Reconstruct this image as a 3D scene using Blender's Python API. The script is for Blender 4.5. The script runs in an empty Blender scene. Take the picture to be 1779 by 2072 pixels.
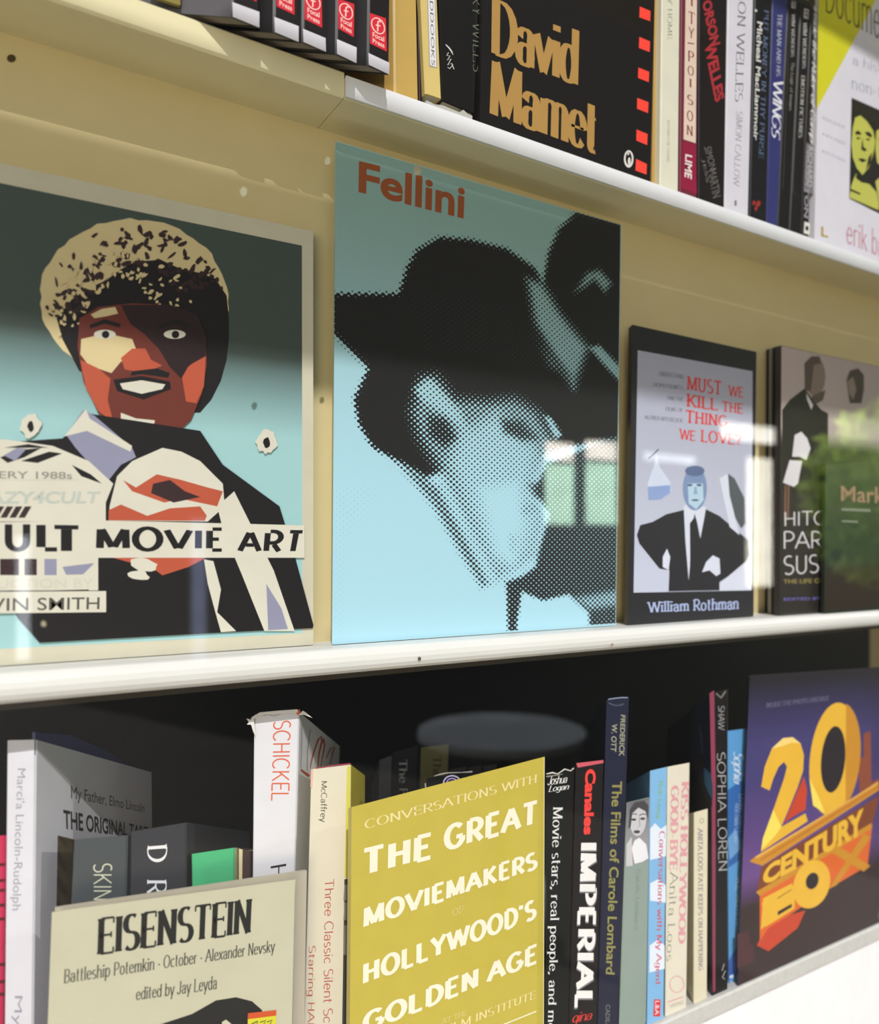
import bpy, math, random
import numpy as np
from mathutils import Vector, geometry
random.seed(7)
rng = np.random.default_rng(11)
S = bpy.context.scene
COL = S.collection

# ------------------------------------------------------------------ camera, world, sun, fill light, exposure
F_PX, CX, HY = 1592.0, 889.5, 1115.0           # focal length in pixels, centre column, horizon row (1779 x 2072 frame)
YAW = math.atan2(F_PX, 3450 - CX)              # the camera looks 32 degrees to the right of square-on
EYE = 1.40                                     # eye height above the floor
CAM = Vector((0.0, -0.385, EYE))               # the fronts of the shelves lie in the plane y = 0
cs, sn = math.cos(YAW), math.sin(YAW)
cd = bpy.data.cameras.new('camera'); cam = bpy.data.objects.new('camera', cd); COL.objects.link(cam)
cam.location = CAM; cam.rotation_euler = (math.radians(90), 0, -YAW)
cd.sensor_fit = 'HORIZONTAL'; cd.sensor_width = 36.0; cd.lens = F_PX / 1779 * 36.0
cd.shift_y = (HY - 1036.0) / 1779.0
cd.clip_start = 0.01; cd.clip_end = 100
cd.dof.use_dof = True; cd.dof.focus_distance = 0.452; cd.dof.aperture_fstop = 6.5
S.camera = cam

W = bpy.data.worlds.new('world'); S.world = W; W.use_nodes = True
bg = W.node_tree.nodes['Background']
bg.inputs[0].default_value = (0.80, 0.88, 1.0, 1); bg.inputs[1].default_value = 0.6

sl = bpy.data.lights.new('sun', 'SUN'); sun = bpy.data.objects.new('sun', sl); COL.objects.link(sun)
sl.energy = 2.45; sl.angle = math.radians(0.3); sl.color = (1.0, 0.98, 0.97)
SUN_DIR = Vector((0.28, 0.70, -0.72)).normalized()
sun.rotation_euler = SUN_DIR.to_track_quat('-Z', 'Y').to_euler(); sun.location = (-2, -5, 8)

def area(name, loc, target, sx, sy, energy, color):
    l = bpy.data.lights.new(name, 'AREA'); l.shape = 'RECTANGLE'; l.size = sx; l.size_y = sy
    l.energy = energy; l.color = color
    o = bpy.data.objects.new(name, l); COL.objects.link(o); o.location = loc
    o.rotation_euler = (Vector(target) - Vector(loc)).to_track_quat('-Z', 'Y').to_euler()
    return o
# added warm fill light, brightens the panel under the upper shelf
area('warm_fill', (-1.3, -2.1, EYE - .42), (0.4, 0.0, EYE + 0.1), .9, .6, 17.0, (1.0, 0.86, 0.60))

S.view_settings.view_transform = 'Standard'; S.view_settings.look = 'None'
S.view_settings.gamma = 1.0; S.view_settings.use_curve_mapping = False
S.view_settings.exposure = 0.54
S.cycles.use_denoising = True
S.cycles.max_bounces = 8; S.cycles.transparent_max_bounces = 12

# ------------------------------------------------------------------ helpers
def ray(p):
    u, v = (p[0] - CX) / F_PX, (p[1] - HY) / F_PX
    return Vector((u * cs + sn, -u * sn + cs, -v))
def K(x0, y0, s):
    """coordinates read off an enlarged view -> photograph pixels"""
    return lambda *pts: [(x0 + x * s, y0 + y * s) for x, y in pts]

class Face:
    """a plane in the place; P(px) is the point of the plane seen at that pixel, k lifts printed layers off it"""
    def __init__(self, o, n):
        self.o = Vector(o); n = Vector(n).normalized()
        self.n = n if n.dot(CAM - self.o) > 0 else -n
    def P(self, p, k=0.0):
        r = ray(p); o = self.o + self.n * (k * 6e-5)
        return CAM + r * ((o - CAM).dot(self.n) / r.dot(self.n))
def YP(y): return Face((0, y, EYE), (0, -1, 0))

MATS = {}
def lin(h):
    h = h.lstrip('#'); c = [int(h[i:i + 2], 16) / 255 for i in (0, 2, 4)]
    return [x / 12.92 if x <= .04045 else ((x + .055) / 1.055) ** 2.4 for x in c]
def M(h, rough=0.5, spec=0.3, vary=0.06, scale=60.0, metal=0.0):
    key = (h, rough, spec, vary, scale, metal)
    if key in MATS: return MATS[key]
    m = bpy.data.materials.new('paint_' + h.lstrip('#')); m.use_nodes = True
    nt = m.node_tree; b = nt.nodes['Principled BSDF']
    c = lin(h)
    b.inputs['Roughness'].default_value = rough; b.inputs['Specular IOR Level'].default_value = spec
    b.inputs['Metallic'].default_value = metal
    tc = nt.nodes.new('ShaderNodeTexCoord'); nz = nt.nodes.new('ShaderNodeTexNoise')
    nz.inputs['Scale'].default_value = scale; nz.inputs['Detail'].default_value = 2.0
    mx = nt.nodes.new('ShaderNodeMix'); mx.data_type = 'RGBA'
    mx.inputs[6].default_value = (*[x * (1 - vary) for x in c], 1); mx.inputs[7].default_value = (*[min(1, x * (1 + vary)) for x in c], 1)
    nt.links.new(tc.outputs['Object'], nz.inputs['Vector']); nt.links.new(nz.outputs['Fac'], mx.inputs[0])
    nt.links.new(mx.outputs[2], b.inputs['Base Color'])
    MATS[key] = m; return m
def M_attr(name, rough=0.4):
    """printed picture: ink colours held per point of the printed sheet"""
    if name in MATS: return MATS[name]
    m = bpy.data.materials.new(name); m.use_nodes = True; nt = m.node_tree; b = nt.nodes['Principled BSDF']
    a = nt.nodes.new('ShaderNodeAttribute'); a.attribute_name = 'ink'
    nt.links.new(a.outputs['Color'], b.inputs['Base Color']); b.inputs['Roughness'].default_value = rough
    b.inputs['Specular IOR Level'].default_value = 0.3
    MATS[name] = m; return m

class MB:
    def lay(self): self.n += 1; return self.n * .06
    def __init__(self): self.n = 0; self.v = []; self.f = []; self.fm = []; self.mats = []; self.ink = {}; self.uv = {}
    def mi(self, m):
        if m not in self.mats: self.mats.append(m)
        return self.mats.index(m)
    def poly(self, pts, m):
        pts = [Vector(p) for p in pts]; i0 = len(self.v); self.v += pts; k = self.mi(m)
        if len(pts) <= 4: self.f.append(tuple(range(i0, i0 + len(pts)))); self.fm.append(k)
        else:
            for t in geometry.tessellate_polygon([pts]):
                self.f.append(tuple(i0 + j for j in t)); self.fm.append(k)
    def mesh2(self, pts, faces, m):
        i0 = len(self.v); self.v += [Vector(p) for p in pts]; k = self.mi(m)
        for f in faces: self.f.append(tuple(i0 + j for j in f)); self.fm.append(k)
    def prism(self, ring0, ring1, m):
        """closed solid between two matching outlines"""
        n = len(ring0); i0 = len(self.v); self.v += [Vector(p) for p in ring0] + [Vector(p) for p in ring1]; k = self.mi(m)
        for j in range(n):
            self.f.append((i0 + j, i0 + (j + 1) % n, i0 + n + (j + 1) % n, i0 + n + j)); self.fm.append(k)
        tr = geometry.tessellate_polygon([[Vector(p) for p in ring0]])
        for t in tr:
            self.f.append(tuple(i0 + j for j in t)); self.fm.append(k)
            self.f.append(tuple(i0 + n + j for j in reversed(t))); self.fm.append(k)
    def box(self, x0, x1, y0, y1, z0, z1, m):
        r = [(x0, y0), (x1, y0), (x1, y1), (x0, y1)]
        self.prism([(x, y, z0) for x, y in r], [(x, y, z1) for x, y in r], m)
    def sweep_x(self, prof, x0, x1, m, n=1):
        """profile in (y, z) run along x"""
        for i in range(n):
            a, b = x0 + (x1 - x0) * i / n, x0 + (x1 - x0) * (i + 1) / n
            self.prism([(a, y, z) for y, z in prof], [(b, y, z) for y, z in prof], m)
    def build(self, name, parent=None, loc=None, smooth=False):
        loc = Vector(loc) if loc is not None else (parent['_w'] if parent is not None and '_w' in parent else Vector())
        loc = Vector(loc)
        me = bpy.data.meshes.new(name)
        me.from_pydata([tuple(p - loc) for p in self.v], [], self.f)
        for m in self.mats: me.materials.append(m)
        me.polygons.foreach_set('material_index', self.fm)
        if self.ink:
            a = me.attributes.new('ink', 'FLOAT_COLOR', 'POINT'); d = np.ones((len(self.v), 4), np.float32)
            for i0, arr in self.ink.items(): d[i0:i0 + len(arr), :3] = arr
            a.data.foreach_set('color', d.ravel())
        if self.uv:
            a = me.attributes.new('sheet', 'FLOAT_VECTOR', 'POINT'); d = np.zeros((len(self.v), 3), np.float32)
            for i0, arr in self.uv.items(): d[i0:i0 + len(arr)] = arr
            a.data.foreach_set('vector', d.ravel())
        me.validate(); me.update()
        if smooth:
            for p in me.polygons: p.use_smooth = True
        o = bpy.data.objects.new(name, me); COL.objects.link(o)
        if parent is not None: o.parent = parent
        else: o.location = loc
        return o
def tag(o, label, cat, group=None, kind=None):
    o['label'] = label; o['category'] = cat
    if group: o['group'] = group
    if kind: o['kind'] = kind
    return o
def thing(name, loc, label, cat, group=None):
    o = bpy.data.objects.new(name, None); COL.objects.link(o); o.location = loc; o.empty_display_size = 0.02
    o['_w'] = list(loc); return tag(o, label, cat, group)

# ------------------------------------------------------------------ lettering
def glyph_mesh_sans(s, bold, space, cache={}):
    key = (s, bold, space)
    if key in cache: return cache[key]
    c = bpy.data.curves.new('t', 'FONT'); c.body = s; c.size = 1; c.offset = bold; c.space_character = space; c.resolution_u = 4
    o = bpy.data.objects.new('t', c); COL.objects.link(o)
    dg = bpy.context.evaluated_depsgraph_get()
    me = bpy.data.meshes.new_from_object(o.evaluated_get(dg))
    v = [(p.co.x, p.co.y) for p in me.vertices]; f = [tuple(p.vertices) for p in me.polygons]
    bpy.data.objects.remove(o); bpy.data.curves.remove(c); bpy.data.meshes.remove(me)
    cache[key] = (v, f); return v, f
G = {
'A': ".72|0 0 .36 1|.36 1 .72 0|.14 .35 .58 .35", 'B': ".6|.1 0 .1 1|.1 1 .25 1 a .3 .76 .24 .24 90 -90 .1 .52|.1 .52 .28 .52 a .32 .26 .26 .26 90 -90 .1 0",
'C': ".68|a .37 .5 .33 .5 45 315", 'D': ".66|.1 0 .1 1|.1 1 .25 1 a .25 .5 .38 .5 90 -90 .1 0", 'E': ".56|.1 0 .1 1|.1 1 .54 1|.1 .52 .46 .52|.1 0 .55 0",
'F': ".54|.1 0 .1 1|.1 1 .54 1|.1 .52 .46 .52", 'G': ".7|a .37 .5 .33 .5 45 330 .66 .42|.42 .44 .68 .44", 'H': ".68|.1 0 .1 1|.58 0 .58 1|.1 .52 .58 .52",
'I': ".2|.1 0 .1 1", 'J': ".45|.35 1 .35 .25 a .18 .2 .17 .2 0 -170", 'K': ".66|.1 0 .1 1|.1 .4 .58 1|.24 .56 .62 0", 'L': ".54|.1 0 .1 1|.1 0 .53 0",
'M': ".84|.08 0 .1 1|.1 1 .42 .05|.42 .05 .74 1|.74 1 .76 0", 'N': ".7|.1 0 .1 1|.1 1 .6 0|.6 0 .6 1", 'O': ".74|a .37 .5 .33 .5 90 450",
'P': ".6|.1 0 .1 1|.1 1 .25 1 a .3 .73 .26 .27 90 -90 .1 .46", 'Q': ".74|a .37 .5 .33 .5 90 450|.45 .2 .7 -.08", 'R': ".62|.1 0 .1 1|.1 1 .25 1 a .3 .73 .26 .27 90 -90 .1 .46|.3 .46 .6 0",
'S': ".56|a .28 .75 .22 .25 50 270 a .28 .25 .24 .25 90 -140", 'T': ".64|.32 0 .32 1|.02 1 .62 1", 'U': ".68|.1 1 .1 .3 a .34 .3 .24 .3 180 360 .58 1",
'V': ".7|0 1 .35 0|.35 0 .7 1", 'W': "1|0 1 .25 0|.25 0 .5 .95|.5 .95 .75 0|.75 0 1 1", 'X': ".68|.02 1 .66 0|.02 0 .66 1", 'Y': ".68|.02 1 .34 .48|.66 1 .34 .48|.34 .48 .34 0",
'Z': ".6|.04 1 .56 1|.56 1 .04 0|.04 0 .58 0",
'a': ".52|.08 .5 a .25 .48 .17 .18 150 0 .42 0|a .25 .19 .18 .19 0 360", 'b': ".54|.08 1 .08 0|a .29 .33 .21 .33 180 -180", 'c': ".48|a .27 .33 .22 .33 45 315",
'd': ".54|.46 1 .46 0|a .25 .33 .21 .33 0 360", 'e': ".52|.07 .36 .47 .36 a .27 .33 .21 .33 5 320", 'f': ".34|.32 .93 a .26 .86 .1 .14 70 180 .16 0|.02 .64 .32 .64",
'g': ".52|a .25 .36 .19 .3 0 360|.45 .64 .45 -.1 a .26 -.12 .19 .18 0 -170", 'h': ".54|.08 0 .08 1|.08 .45 a .27 .45 .19 .21 180 0 .46 0", 'i': ".18|.09 0 .09 .66|.09 .84 .09 .95",
'j': ".2|.12 .66 .12 -.15 a .02 -.15 .1 .13 0 -120|.12 .84 .12 .95", 'k': ".5|.08 0 .08 1|.08 .25 .42 .66|.2 .4 .48 0", 'l': ".18|.09 0 .09 1",
'm': ".82|.08 0 .08 .66|.08 .48 a .25 .48 .17 .18 180 0 .42 0|.42 .48 a .58 .48 .16 .18 180 0 .74 0", 'n': ".54|.08 0 .08 .66|.08 .45 a .27 .45 .19 .21 180 0 .46 0",
'o': ".54|a .27 .33 .22 .33 90 450", 'p': ".54|.08 .66 .08 -.3|a .29 .33 .21 .33 180 -180", 'q': ".54|.46 .66 .46 -.3|a .25 .33 .21 .33 0 360", 'r': ".36|.08 0 .08 .66|.08 .42 a .26 .42 .18 .24 180 60",
's': ".42|a .21 .49 .15 .17 40 270 a .21 .16 .17 .16 90 -140", 't': ".34|.14 .9 .14 .12 a .24 .12 .1 .12 180 300|.02 .64 .3 .64", 'u': ".54|.08 .66 .08 .2 a .26 .2 .18 .2 180 360|.46 .66 .46 0",
'v': ".5|.02 .66 .25 0|.25 0 .48 .66", 'w': ".76|.02 .66 .2 0|.2 0 .38 .62|.38 .62 .56 0|.56 0 .74 .66", 'x': ".48|.03 .66 .45 0|.03 0 .45 .66", 'y': ".5|.02 .66 .25 .02|.48 .66 .18 -.3", 'z': ".46|.04 .66 .42 .66|.42 .66 .04 0|.04 0 .44 0",
',': ".18|.1 .06 .04 -.14", '.': ".18|.09 0 .09 .09", "'": ".18|.1 1 .06 .78", '-': ".36|.04 .36 .32 .36", '?': ".5|.06 .8 a .25 .78 .19 .22 170 -40 .25 .4 .25 .26|.25 0 .25 .1", '*': ".24|.12 .3 .12 .4",
}
def glyph_mesh_stroke(s, wv, wh, serif, stencil, slant, track, cache={}):
    key = (s, wv, wh, serif, stencil, slant, track)
    if key in cache: return cache[key]
    V, Fc, x0, ns = [], [], 0.0, 0
    for ch in s:
        if ch == ' ': x0 += 0.34; continue
        spec = G.get(ch)
        if spec is None: x0 += 0.4; continue
        parts = spec.split('|'); w = float(parts[0])
        for st in parts[1:]:
            t = st.split(); pts = []; i = 0
            while i < len(t):
                if t[i] == 'a':
                    cx, cy, rx, ry, a0, a1 = map(float, t[i + 1:i + 7]); n = max(4, int(abs(a1 - a0) / 20))
                    pts += [(cx + rx * math.cos(math.radians(a0 + (a1 - a0) * j / n)), cy + ry * math.sin(math.radians(a0 + (a1 - a0) * j / n))) for j in range(n + 1)]
                    i += 7
                else: pts.append((float(t[i]), float(t[i + 1]))); i += 2
            P = [np.array(p) for p in pts]
            P = [p for j, p in enumerate(P) if j == 0 or np.linalg.norm(p - P[j - 1]) > 1e-4]
            closed = np.linalg.norm(P[0] - P[-1]) < 1e-3
            if stencil and not closed:
                for e, q in ((0, 1), (-1, -2)):
                    d = P[q] - P[e]; L = np.linalg.norm(d)
                    if L > stencil * 1.5: P[e] = P[e] + d / L * stencil
            n = len(P); L, R = [], []
            for j in range(n):
                if closed and j in (0, n - 1): d = P[1] - P[-2]
                elif j == 0: d = P[1] - P[0]
                elif j == n - 1: d = P[-1] - P[-2]
                else: d = P[j + 1] - P[j - 1]
                d = d / (np.linalg.norm(d) + 1e-9); ww = wh + (wv - wh) * abs(d[1]) ** 1.5
                nr = np.array([-d[1], d[0]]) * ww / 2
                L.append(P[j] + nr); R.append(P[j] - nr)
            i0 = len(V); ns += 1; z = ns % 7
            for a, b in zip(L, R): V.append((x0 + a[0] + slant * a[1], a[1], z)); V.append((x0 + b[0] + slant * b[1], b[1], z))
            for j in range(n - 1): Fc.append((i0 + 2 * j, i0 + 2 * j + 1, i0 + 2 * j + 3, i0 + 2 * j + 2))
            if serif and not closed:
                for e, q in ((0, 1), (-1, -2)):
                    d = P[e] - P[q]; d = d / np.linalg.norm(d)
                    if abs(d[1]) > .75:
                        x, y = P[e]; h = max(wh, .05); yy = y - h if d[1] > 0 else y
                        i0 = len(V)
                        ns += 1; z = ns % 7; V += [(x0 + x - serif + slant * y, yy, z), (x0 + x + serif + slant * y, yy, z), (x0 + x + serif + slant * y, yy + h, z), (x0 + x - serif + slant * y, yy + h, z)]
                        Fc.append((i0, i0 + 1, i0 + 2, i0 + 3))
                    elif abs(d[0]) > .95 and ch in 'EFLTZ':
                        x, y = P[e]; h = .16; i0 = len(V); sg = -1 if y > .8 else (1 if y < .2 else 0)
                        ya, yb = (y, y + sg * h) if sg else (y - h / 2, y + h / 2)
                        ns += 1; z = ns % 7; V += [(x0 + x - .03, ya, z), (x0 + x + .03, ya, z), (x0 + x + .03, yb, z), (x0 + x - .03, yb, z)]
                        Fc.append((i0, i0 + 1, i0 + 2, i0 + 3))
        x0 += w + track
    cache[key] = (V, Fc); return V, Fc
FONTS = {
 'serif': dict(wv=.13, wh=.05, serif=.10), 'serif_bold': dict(wv=.22, wh=.06, serif=.13), 'serif_thin': dict(wv=.07, wh=.04, serif=.07),
 'didone': dict(wv=.24, wh=.05, serif=0.0, track=.05), 'slab': dict(wv=.15, wh=.10, serif=.13, track=.1), 'deco': dict(wv=.075, wh=.075, serif=0, track=.04),
 'stencil': dict(wv=.2, wh=.16, serif=0, stencil=.085, track=.12), 'script': dict(wv=.13, wh=.06, serif=0, slant=.3, track=-.01), 'block': dict(wv=.25, wh=.19, serif=0, track=.16), 'tall': dict(wv=.08, wh=.05, serif=0.05),
}
def text(mb, face, s, quad, m, font='sans', bold=0.0, space=1.0, k=2):
    """lettering whose ink box fills the pixel quad (top left, top right, bottom right, bottom left in reading order)"""
    if font == 'sans': v, f = glyph_mesh_sans(s, bold, space)
    else:
        d = dict(wv=.1, wh=.1, serif=0, stencil=0, slant=0, track=.08); d.update(FONTS[font]); v, f = glyph_mesh_stroke(s, **d)
    xs = [p[0] for p in v]; ys = [p[1] for p in v]
    x0, x1, y0, y1 = min(xs), max(xs), min(ys), max(ys)
    k += mb.lay(); TL, TR, BR, BL = [face.P(p, k) for p in quad]; toeye = (CAM - (TL + BR) / 2).normalized() * 4e-6
    out = []
    for x, y, *z in v:
        a, b = (x - x0) / (x1 - x0 + 1e-9), (y - y0) / (y1 - y0 + 1e-9)
        out.append((BL * (1 - a) + BR * a) * (1 - b) + (TL * (1 - a) + TR * a) * b + toeye * (z[0] if z else 0))
    mb.mesh2(out, f, m)
def vt(xl, xr, yt, yb, dx=0.0):
    """quad of lettering that reads downwards on a spine; dx = drift of the lower end"""
    return [(xr, yt), (xr + dx, yb), (xl + dx, yb), (xl, yt)]
def pp(mb, face, pts, m, k=1): k += mb.lay(); mb.poly([face.P(p, k) for p in pts], m)
def ell(cx, cy, rx, ry, rot=0.0, n=28, jag=0.0):
    out = []
    for i in range(n):
        a = 2 * math.pi * i / n; r = 1 + (random.uniform(-jag, jag) if jag else 0)
        x, y = rx * r * math.cos(a), ry * r * math.sin(a); c, s_ = math.cos(math.radians(rot)), math.sin(math.radians(rot))
        out.append((cx + x * c - y * s_, cy + x * s_ + y * c))
    return out
def stroke(mb, face, pts, w, m, k=2):
    """a brush line of the given pixel width(s)"""
    k += mb.lay(); P = [np.array(p, float) for p in pts]; n = len(P); ws = w if isinstance(w, (list, tuple)) else [w] * n
    L, R = [], []
    for j in range(n):
        d = P[min(j + 1, n - 1)] - P[max(j - 1, 0)]; d = d / (np.linalg.norm(d) + 1e-9); nr = np.array([-d[1], d[0]]) * ws[j] / 2
        L.append(face.P(P[j] + nr, k)); R.append(face.P(P[j] - nr, k))
    vs = []; fs = []
    for a, b in zip(L, R): vs += [a, b]
    for j in range(n - 1): fs.append((2 * j, 2 * j + 1, 2 * j + 3, 2 * j + 2))
    mb.mesh2(vs, fs, m)
def quad_grid(mb, face, quad, nx, ny, fn, m, k=0.7):
    """a printed sheet: points over a pixel quad, ink colour from fn(px array) -> rgb array (linear)"""
    TL, TR, BR, BL = [np.array(p, float) for p in quad]
    a = np.linspace(0, 1, nx + 1); b = np.linspace(0, 1, ny + 1); A, B = np.meshgrid(a, b)
    T3 = [np.array(face.P(p, k)) for p in quad]
    A_, B_ = A[..., None], B[..., None]
    P3 = ((T3[0] * (1 - A_) + T3[1] * A_) * (1 - B_) + (T3[3] * (1 - A_) + T3[2] * A_) * B_).reshape(-1, 3)
    rel = P3 - np.array(CAM)
    xc = rel[:, 0] * cs - rel[:, 1] * sn; zc = rel[:, 0] * sn + rel[:, 1] * cs
    px = np.stack([CX + F_PX * xc / zc, HY - F_PX * rel[:, 2] / zc], -1)
    i0 = len(mb.v); mb.v += [Vector(p) for p in P3]; kk = mb.mi(m)
    for j in range(ny):
        for i in range(nx):
            q = i0 + j * (nx + 1) + i
            mb.f.append((q, q + 1, q + nx + 2, q + nx + 1)); mb.fm.append(kk)
    mb.ink[i0] = fn(px, A.ravel(), B.ravel()).astype(np.float32)
    mb.uv[i0] = np.stack([A.ravel(), B.ravel(), np.zeros(A.size)], -1).astype(np.float32)
def sdf_poly(P, poly):
    poly = np.array(poly, float); d = np.full(len(P), 1e18); inside = np.zeros(len(P), bool); n = len(poly)
    for i in range(n):
        a, b = poly[i], poly[(i + 1) % n]; e = b - a; w = P - a
        t = np.clip((w @ e) / (e @ e + 1e-12), 0, 1); d = np.minimum(d, ((w - e * t[:, None]) ** 2).sum(1))
        c1 = (P[:, 1] >= a[1]) != (P[:, 1] >= b[1])
        xi = a[0] + (P[:, 1] - a[1]) / (b[1] - a[1] + 1e-12) * e[0]
        inside ^= c1 & (P[:, 0] < xi)
    d = np.sqrt(d); return np.where(inside, d, -d)
def soft(P, poly, w):
    t = np.clip(sdf_poly(P, poly) / (2 * w) + .5, 0, 1); return t * t * (3 - 2 * t)

# ------------------------------------------------------------------ books
PAGE = '#d8cfb4'
def corners(face, px, up=None, down_z=None):
    """front corners TL TR BR BL; run up to the given height or down to the shelf top along the book's own edges"""
    TL, TR, BR, BL = [face.P(p) for p in px]
    if up is not None:
        TL = BL + (TL - BL) * (up / (TL - BL).length); TR = BR + (TR - BR) * (up / (TR - BR).length)
    if down_z is not None:
        BL = TL + (BL - TL) * ((TL.z - down_z) / (TL.z - BL.z)); BR = TR + (BR - TR) * ((TR.z - down_z) / (TR.z - BR.z))
    return TL, TR, BR, BL
def book(name, label, face, px, depth, D_top=(0, 1, 0), D_bot=None, up=None, down_z=None, cover='#222222', boards=None, style='spine',
         tb=0.0012, pages=PAGE, art=None, group=None, rough=0.42, cat='book', side_art=None, hard=False, raised=False):
    TL, TR, BR, BL = corners(face, px, up, down_z)
    floor_z = None
    if group == 'books on the upper shelf': floor_z = ZA1 + .0004
    elif group and 'middle shelf' in group: floor_z = ZB1 + .0004
    D_top = Vector(D_top).normalized() * depth; D_bot = Vector(D_bot).normalized() * depth if D_bot is not None else D_top
    if floor_z is not None:
        if not raised:
            BL = TL + (BL - TL) * ((TL.z - floor_z) / (TL.z - BL.z)); BR = TR + (BR - TR) * ((TR.z - floor_z) / (TR.z - BR.z))
    w, h = (TR - TL).length, (TL - BL).length
    def T(s, t, d):
        return (BL * (1 - s) + BR * s) * (1 - t) + (TL * (1 - s) + TR * s) * t + (D_bot * (1 - t) + D_top * t) * d
    o = thing(name, (BL + BR) / 2 + D_bot / 2, label, cat, group)
    mb = MB(); cm = M(cover, rough)
    ds, dd, c = tb / w, tb / depth, min(.0008, w * .12) / w
    over = (.003 if hard else .0006) / h
    if style == 'spine':
        prof = [(0, c * w / depth), (c, 0), (1 - c, 0), (1, c * w / depth), (1, 1), (1 - ds, 1), (1 - ds, dd), (ds, dd), (ds, 1), (0, 1)]
        pg = [(ds, dd), (1 - ds, dd), (1 - ds, .985), (ds, .985)]
    else:
        prof = [(0, 0), (1, 0), (1, dd), (ds, dd), (ds, 1 - dd), (1, 1 - dd), (1, 1), (0, 1)]
        e = 1 - (.004 if hard else .001) / w
        pg = [(ds, dd), (e, dd), (e, 1 - dd), (ds, 1 - dd)]
    mb.prism([T(s, 0, d) for s, d in prof], [T(s, 1, d) for s, d in prof], cm)
    if boards:
        k = mb.mi(M(boards, rough))                     # boards of another colour than the spine
        for i in range(len(mb.f)):
            if style == 'spine' and i in (3, 9): mb.fm[i] = k
    if art: art(mb, face)
    if side_art: side_art(mb, T)
    mb.build('cover', o)
    p = MB(); p.prism([T(s, over, d) for s, d in pg], [T(s, 1 - over, d) for s, d in pg], M(pages, .8, .1, .12, 400))
    p.build('page_block', o)
    return o, T

# ------------------------------------------------------------------ the place around the case (seen in the glass), with added shade casters
ZA0, ZA1, ZAL, ZB0, ZB1, ZC0, ZC1 = [EYE + z for z in (.2431, .2543, .2573, -.0664, -.0525, -.3440, -.3305)]
YB = 0.0365                                    # face of the panel behind the middle row
def structure(name, mb, label):
    o = mb.build(name); o['kind'] = 'structure'; o['label'] = label; o['category'] = 'structure'; return o
mb = MB(); mb.box(-14, 34, -16, 1.2, -.05, 0, M('#6d6a64', .8, .2, .2, 3)); structure('floor', mb, 'grey paving in front of the display case')
mb = MB(); mb.box(-14, 34, .42, .6, 0, 4, M('#b9b29c', .8)); structure('wall_back', mb, 'pale wall behind the bookcase')
mb = MB(); mb.box(-14, 34, -.90, .6, EYE + 1.36, EYE + 1.5, M('#a39a80', .8)); structure('ceiling', mb, 'slab added overhead to block sun and sky')  # added slab, holds back sun and sky from above
mb = MB(); mb.box(-14, 34, -1.33, -1.25, EYE + 1.4955, EYE + 1.5310, M('#6b5a45', .8)); structure('shade_beam_1', mb, 'beam added to shade the top of the middle shelf')  # added beam, sized to cast the shade band below the upper shelf
mb = MB(); mb.box(.4, 34, -9.3, -9.0, 0, 13, M('#4a4640', .85, .1, .15, 4)); structure('wall_front', mb, 'dark building wall across the garden')

# ------------------------------------------------------------------ bookcase
bc = thing('bookcase', (.26, .2, 0), 'cream painted built-in bookcase with three shelves of film books', 'bookcase')
cream, white = M('#d0c091', .55, .3, .05, 30), M('#eaecf0', .5, .3, .04, 30)
cream2 = M('#e4dcb4', .5, .3, .05, 30)
X0, XS, X1 = -.62, .1793, 1.32
def board(name, x0, x1, y0, y1, z0, z1, m, label=None):
    b = MB(); r = .0012
    b.sweep_x([(y1, z0), (y1, z1), (y0 + r, z1), (y0, z1 - r), (y0, z0 + r), (y0 + r, z0)], x0, x1, m)
    o = b.build(name, bc)
    if label: o['label'] = label
    return o
board('shelf', X0, XS, 0, .33, ZA0, ZAL, cream2, 'cream shelf board under the black spines')
board('shelf', XS + .0004, X1, 0, .33, ZA0, ZA1, cream2, 'shelf board under the gold-lettered cover and its neighbours')
b = MB(); b.box(XS + .0004, X1, -.0016, -.0002, ZA0, ZA1, white); o = b.build('edge_strip', bc); o['label'] = 'white edge strip on the upper shelf'
# middle shelf with a rounded nose
b = MB(); r = (ZB1 - ZB0) / 2; prof = [(.36, ZB0), (.36, ZB1)]
for i in range(9):
    a = math.radians(90 + 180 * i / 8); prof.append((.0052 + .0052 * math.cos(a), (ZB0 + ZB1) / 2 + r * math.sin(a)))
b.sweep_x(prof, X0, X1, M('#dcdcd8', .45, .35, .04, 30)); o = b.build('shelf', bc); o['label'] = 'rounded cream shelf board in the middle'
b = MB(); b.box(X0, X1, .012, .358, ZB0 - .004, ZB0 - .0002, M('#3a352c', .8)); b.build('underside_shade', bc)  # dark sheet added for the shade beneath the middle shelf
board('shelf', X0, X1, 0, .36, ZC0, ZC1, M('#c2c1bd', .65, .2, .12, 160), 'grey edged shelf board at the bottom')
b = MB(); b.box(X0, X1, YB, YB + .012, ZB1, ZA0, cream); b.build('back_panel', bc)
b = MB(); b.box(X0, X1, .33, .345, ZAL, ZA1 + .42, M('#4a4335', .8)); b.build('back_panel', bc)
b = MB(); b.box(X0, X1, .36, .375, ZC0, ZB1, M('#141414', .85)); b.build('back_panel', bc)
b = MB(); b.box(X0, X1, .004, .02, .08, ZC0 - .0002, M('#f3eff0', .55)); b.build('front_panel', bc)
for x in (X0 - .02, X1): 
    b = MB(); b.box(x, x + .02, 0, .375, 0, ZA1 + .42, cream); b.build('side_panel', bc)
b = MB(); b.box(X0, X1, .03, .36, 0, .078, M('#8b8578', .7)); b.build('plinth', bc)
b = MB(); b.box(X0 - .02, X1 + .02, 0, .375, ZA1 + .421, ZA1 + .44, cream); b.build('top_board', bc)
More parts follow.
